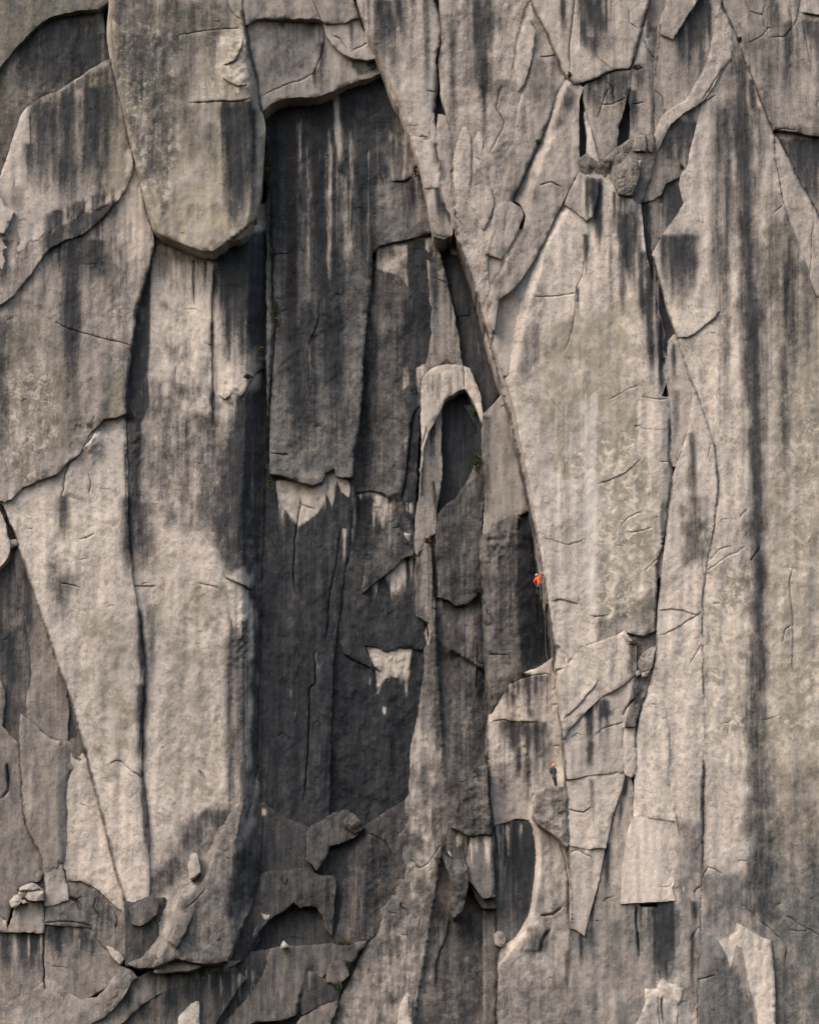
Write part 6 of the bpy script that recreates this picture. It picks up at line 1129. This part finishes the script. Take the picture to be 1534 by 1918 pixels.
for P, lab in (([(1189,1261),(1192,1256),(1197,1256),(1199,1263),(1191,1268)], 'small round stone at lower left of the pinkish block'),
               ([(1200,1262),(1206,1260),(1213,1264),(1210,1269),(1202,1268)], 'small flat stone directly under the pinkish block')):
    stone(P, 3.5, .3, lab, 'stones under the pinkish block', tone=1.0)
for P, lab, d in (([(36,1662),(48,1657),(59,1653),(68,1656),(76,1662),(66,1667),(52,1668),(37,1668)], 'flat pale stone on top of the rubble pile at lower left', 2.5),
               ([(52,1671),(66,1668),(83,1669),(83,1687),(68,1689),(54,1686),(48,1679)], 'widest squarish block in the rubble pile at lower left', 2.4),
               ([(18,1688),(25,1680),(32,1673),(38,1680),(43,1686),(37,1694),(32,1700),(22,1700)], 'pointed stone leaning at the left of the rubble pile', 2.4),
               ([(34,1670),(43,1669),(51,1671),(47,1678),(41,1682),(35,1677)], 'small stone in the middle of the rubble pile', 2.2),
               ([(67,1658),(75,1662),(83,1667),(79,1668),(70,1666)], 'thin stone chip at the upper right of the rubble pile', 2.35),
               ([(40,1688),(47,1685),(52,1690),(44,1693)], 'tiny stone at the foot of the rubble pile', 2.3)):
    stone(P, d, .6, lab, 'rubble pile at the lower left', st=.04, tone=1.0)
stone([(525,1776),(527,1768),(531,1761),(536,1767),(543,1772),(536,1775)], 1.5, .4, 'small pale pointed stone on the dark lower ledge', tone=1.05, st=0)
stone([(925,1750),(932,1744),(940,1744),(947,1752),(948,1762),(944,1769),(936,1775),(926,1770)], 1.55, .5, 'grey stone lodged at the foot of the dark arched recess', tone=.9, st=.12)
stone([(641,1533),(650,1528),(661,1523),(674,1535),(683,1548),(676,1556),(664,1560),(655,1556),(644,1547)], 1.15, .5, 'angular block resting on top of the dark broken rocks', st=.5, tone=.65)

# ---- moss and small plants in cracks and on ledges
def moss(x, y, d, rx, ry, label, mat, n=120, name='moss_clump', group='moss clumps growing in the cracks'):
    rs = random.Random(int(x * 3 + y)); o0 = Vector(world(x, y, d).tolist()); V = []; F = []
    for i in range(n):
        a = rs.uniform(0, 2 * math.pi); q = math.sqrt(rs.random())
        px = q * math.cos(a) * rx * S; pz = q * math.sin(a) * ry * S
        c = Vector((px, -rs.uniform(0, .28) * (1 - q * .6), pz)); l = rs.uniform(.05, .15)
        t = Vector((rs.uniform(-1, 1), rs.uniform(-1.2, .2), rs.uniform(-.4, 1))).normalized(); s = t.cross(Vector((rs.uniform(-1, 1), rs.uniform(-1, 1), rs.uniform(-1, 1)))).normalized()
        b = len(V); V += [c - s * l * .45, c + s * l * .45, c + t * l + s * l * .3, c + t * l * 1.3, c + t * l - s * l * .3]; F.append((b, b + 1, b + 2, b + 3, b + 4))
    # the cushion the leaves grow from
    b = len(V); V.append(Vector((0, -.16, 0)))
    for k in (1, 2):
        for i in range(14):
            a = i / 14 * 2 * math.pi; rr = (.35, .75)[k - 1] * rs.uniform(.5, 1.3)
            V.append(Vector((rr * rx * S * math.cos(a), (-.12, .12)[k - 1], rr * ry * S * math.sin(a))))
    for i in range(14):
        j = (i + 1) % 14; F.append((b, b + 1 + i, b + 1 + j)); F.append((b + 1 + i, b + 15 + i, b + 15 + j, b + 1 + j))
    me = bpy.data.meshes.new(name); me.from_pydata([v[:] for v in V], [], F); me.materials.append(mat)
    o = bpy.data.objects.new(name, me); COL.objects.link(o); o.location = o0; o['kind'] = 'stuff' if n > 1e9 else 'thing'
    del o['kind']
    return tag(o, label, 'moss', group)
for a in ((501,318,1.35,6,30,'tall dark green moss strip beside the hanging pillar edge',M_MOSS,420),
          (516,576,1.0,4,12,'olive moss clump halfway down the long alcove crack',M_MOSS,120),
          (516,600,1.0,4,10,'reddish brown moss clump below the olive one in the alcove crack',M_DRYMOSS,110),
          (509,476,1.0,3,5,'tiny moss dot high in the alcove crack',M_MOSS,50),
          (487,656,2.3,6,5,'rusty brown moss clump on top of the dark block left of the alcove',M_DRYMOSS,90),
          (465,706,2.1,8,4,'olive moss clump on the small ledge below the rusty one',M_MOSS,90),
          (1193,127,4.0,9,4,'green moss line where the top right slab meets the ledge',M_MOSS,110),
          (1385,76,3.9,4,6,'green moss clump in the notch of the top right crack',M_MOSS,80),
          (1066,142,3.9,4,6,'dark moss clump at the junction of cracks above the inset block',M_MOSS,70),
          (1275,312,3.2,3,5,'yellowish moss dot in the long crack right of the boulder',M_DRYMOSS,50),
          (1007,268,4.0,3,6,'small moss strip between the two diagonal rock fins',M_MOSS,60),
          (894,868,.5,6,24,'green moss strip in the black recess under the pale arch',M_MOSS,200),
          (887,768,.3,5,8,'dark moss clump at the top of the black recess',M_MOSS,80),
          (976,1264,1.9,8,4,'yellow green moss clump on the sloping ledge left of the crack',M_DRYMOSS,80),
          (898,1104,1.0,3,8,'moss clump at the lower tip of the dark column',M_MOSS,60),
          (800,1014,1.3,7,5,'orange brown moss clump under the tapering flake',M_DRYMOSS,70),
          (773,1046,.9,4,6,'rust coloured moss clump under the alcove overhang',M_DRYMOSS,60),
          (911,1425,2.0,3,12,'green moss strip along the left edge of the pale lower slab',M_MOSS,90),
          (646,1768,1.5,16,3,'long low moss strip on the ledge of small blocks',M_MOSS,130),
          (652,1806,1.6,5,5,'moss clump between the two small blocks at the bottom',M_MOSS,70),
          (634,1850,1.4,6,8,'lowest moss clump beside the big bottom buttress',M_MOSS,90),
          (1148,1519,2.95,3,6,'yellowish moss clump in the dark slanting crack',M_DRYMOSS,50),
          (245,778,2.2,5,5,'brown moss clump in the dark crack of the left pillar',M_DRYMOSS,60),
          (244,660,2.1,3,7,'olive moss strip in the curved black crack on the left',M_MOSS,60),
          (1186,1206,4.0,7,5,'brown moss clump at the top of the jammed blocks',M_DRYMOSS,70),
          (506,905,.7,4,12,'dark moss strip left of the white patch',M_MOSS,90),
          (778,320,1.1,4,14,'rusty moss strip at the right rim of the alcove',M_DRYMOSS,90)):
    moss(*a)
# ---- what a part is, where it looks unlike the rest
for k, l in dict(H='olive grey hanging pillar with a broken underside', A1='dark fluted alcove face streaked black', W22='pale freshly broken square block', W23='slab with a white fresh scar',
                 W6='broad tan slab with white mineral runs', A7='pale arch-shaped flake', W7='inset block between dark slots', A15='long grey buttress', A9='black recess',
                 A12='slab with a black wet right half', K13='bright pale flake', W21='smooth beige slab', R2='roof slab over the alcove').items():
    if k in OBJ: OBJ[k]['label'] = l
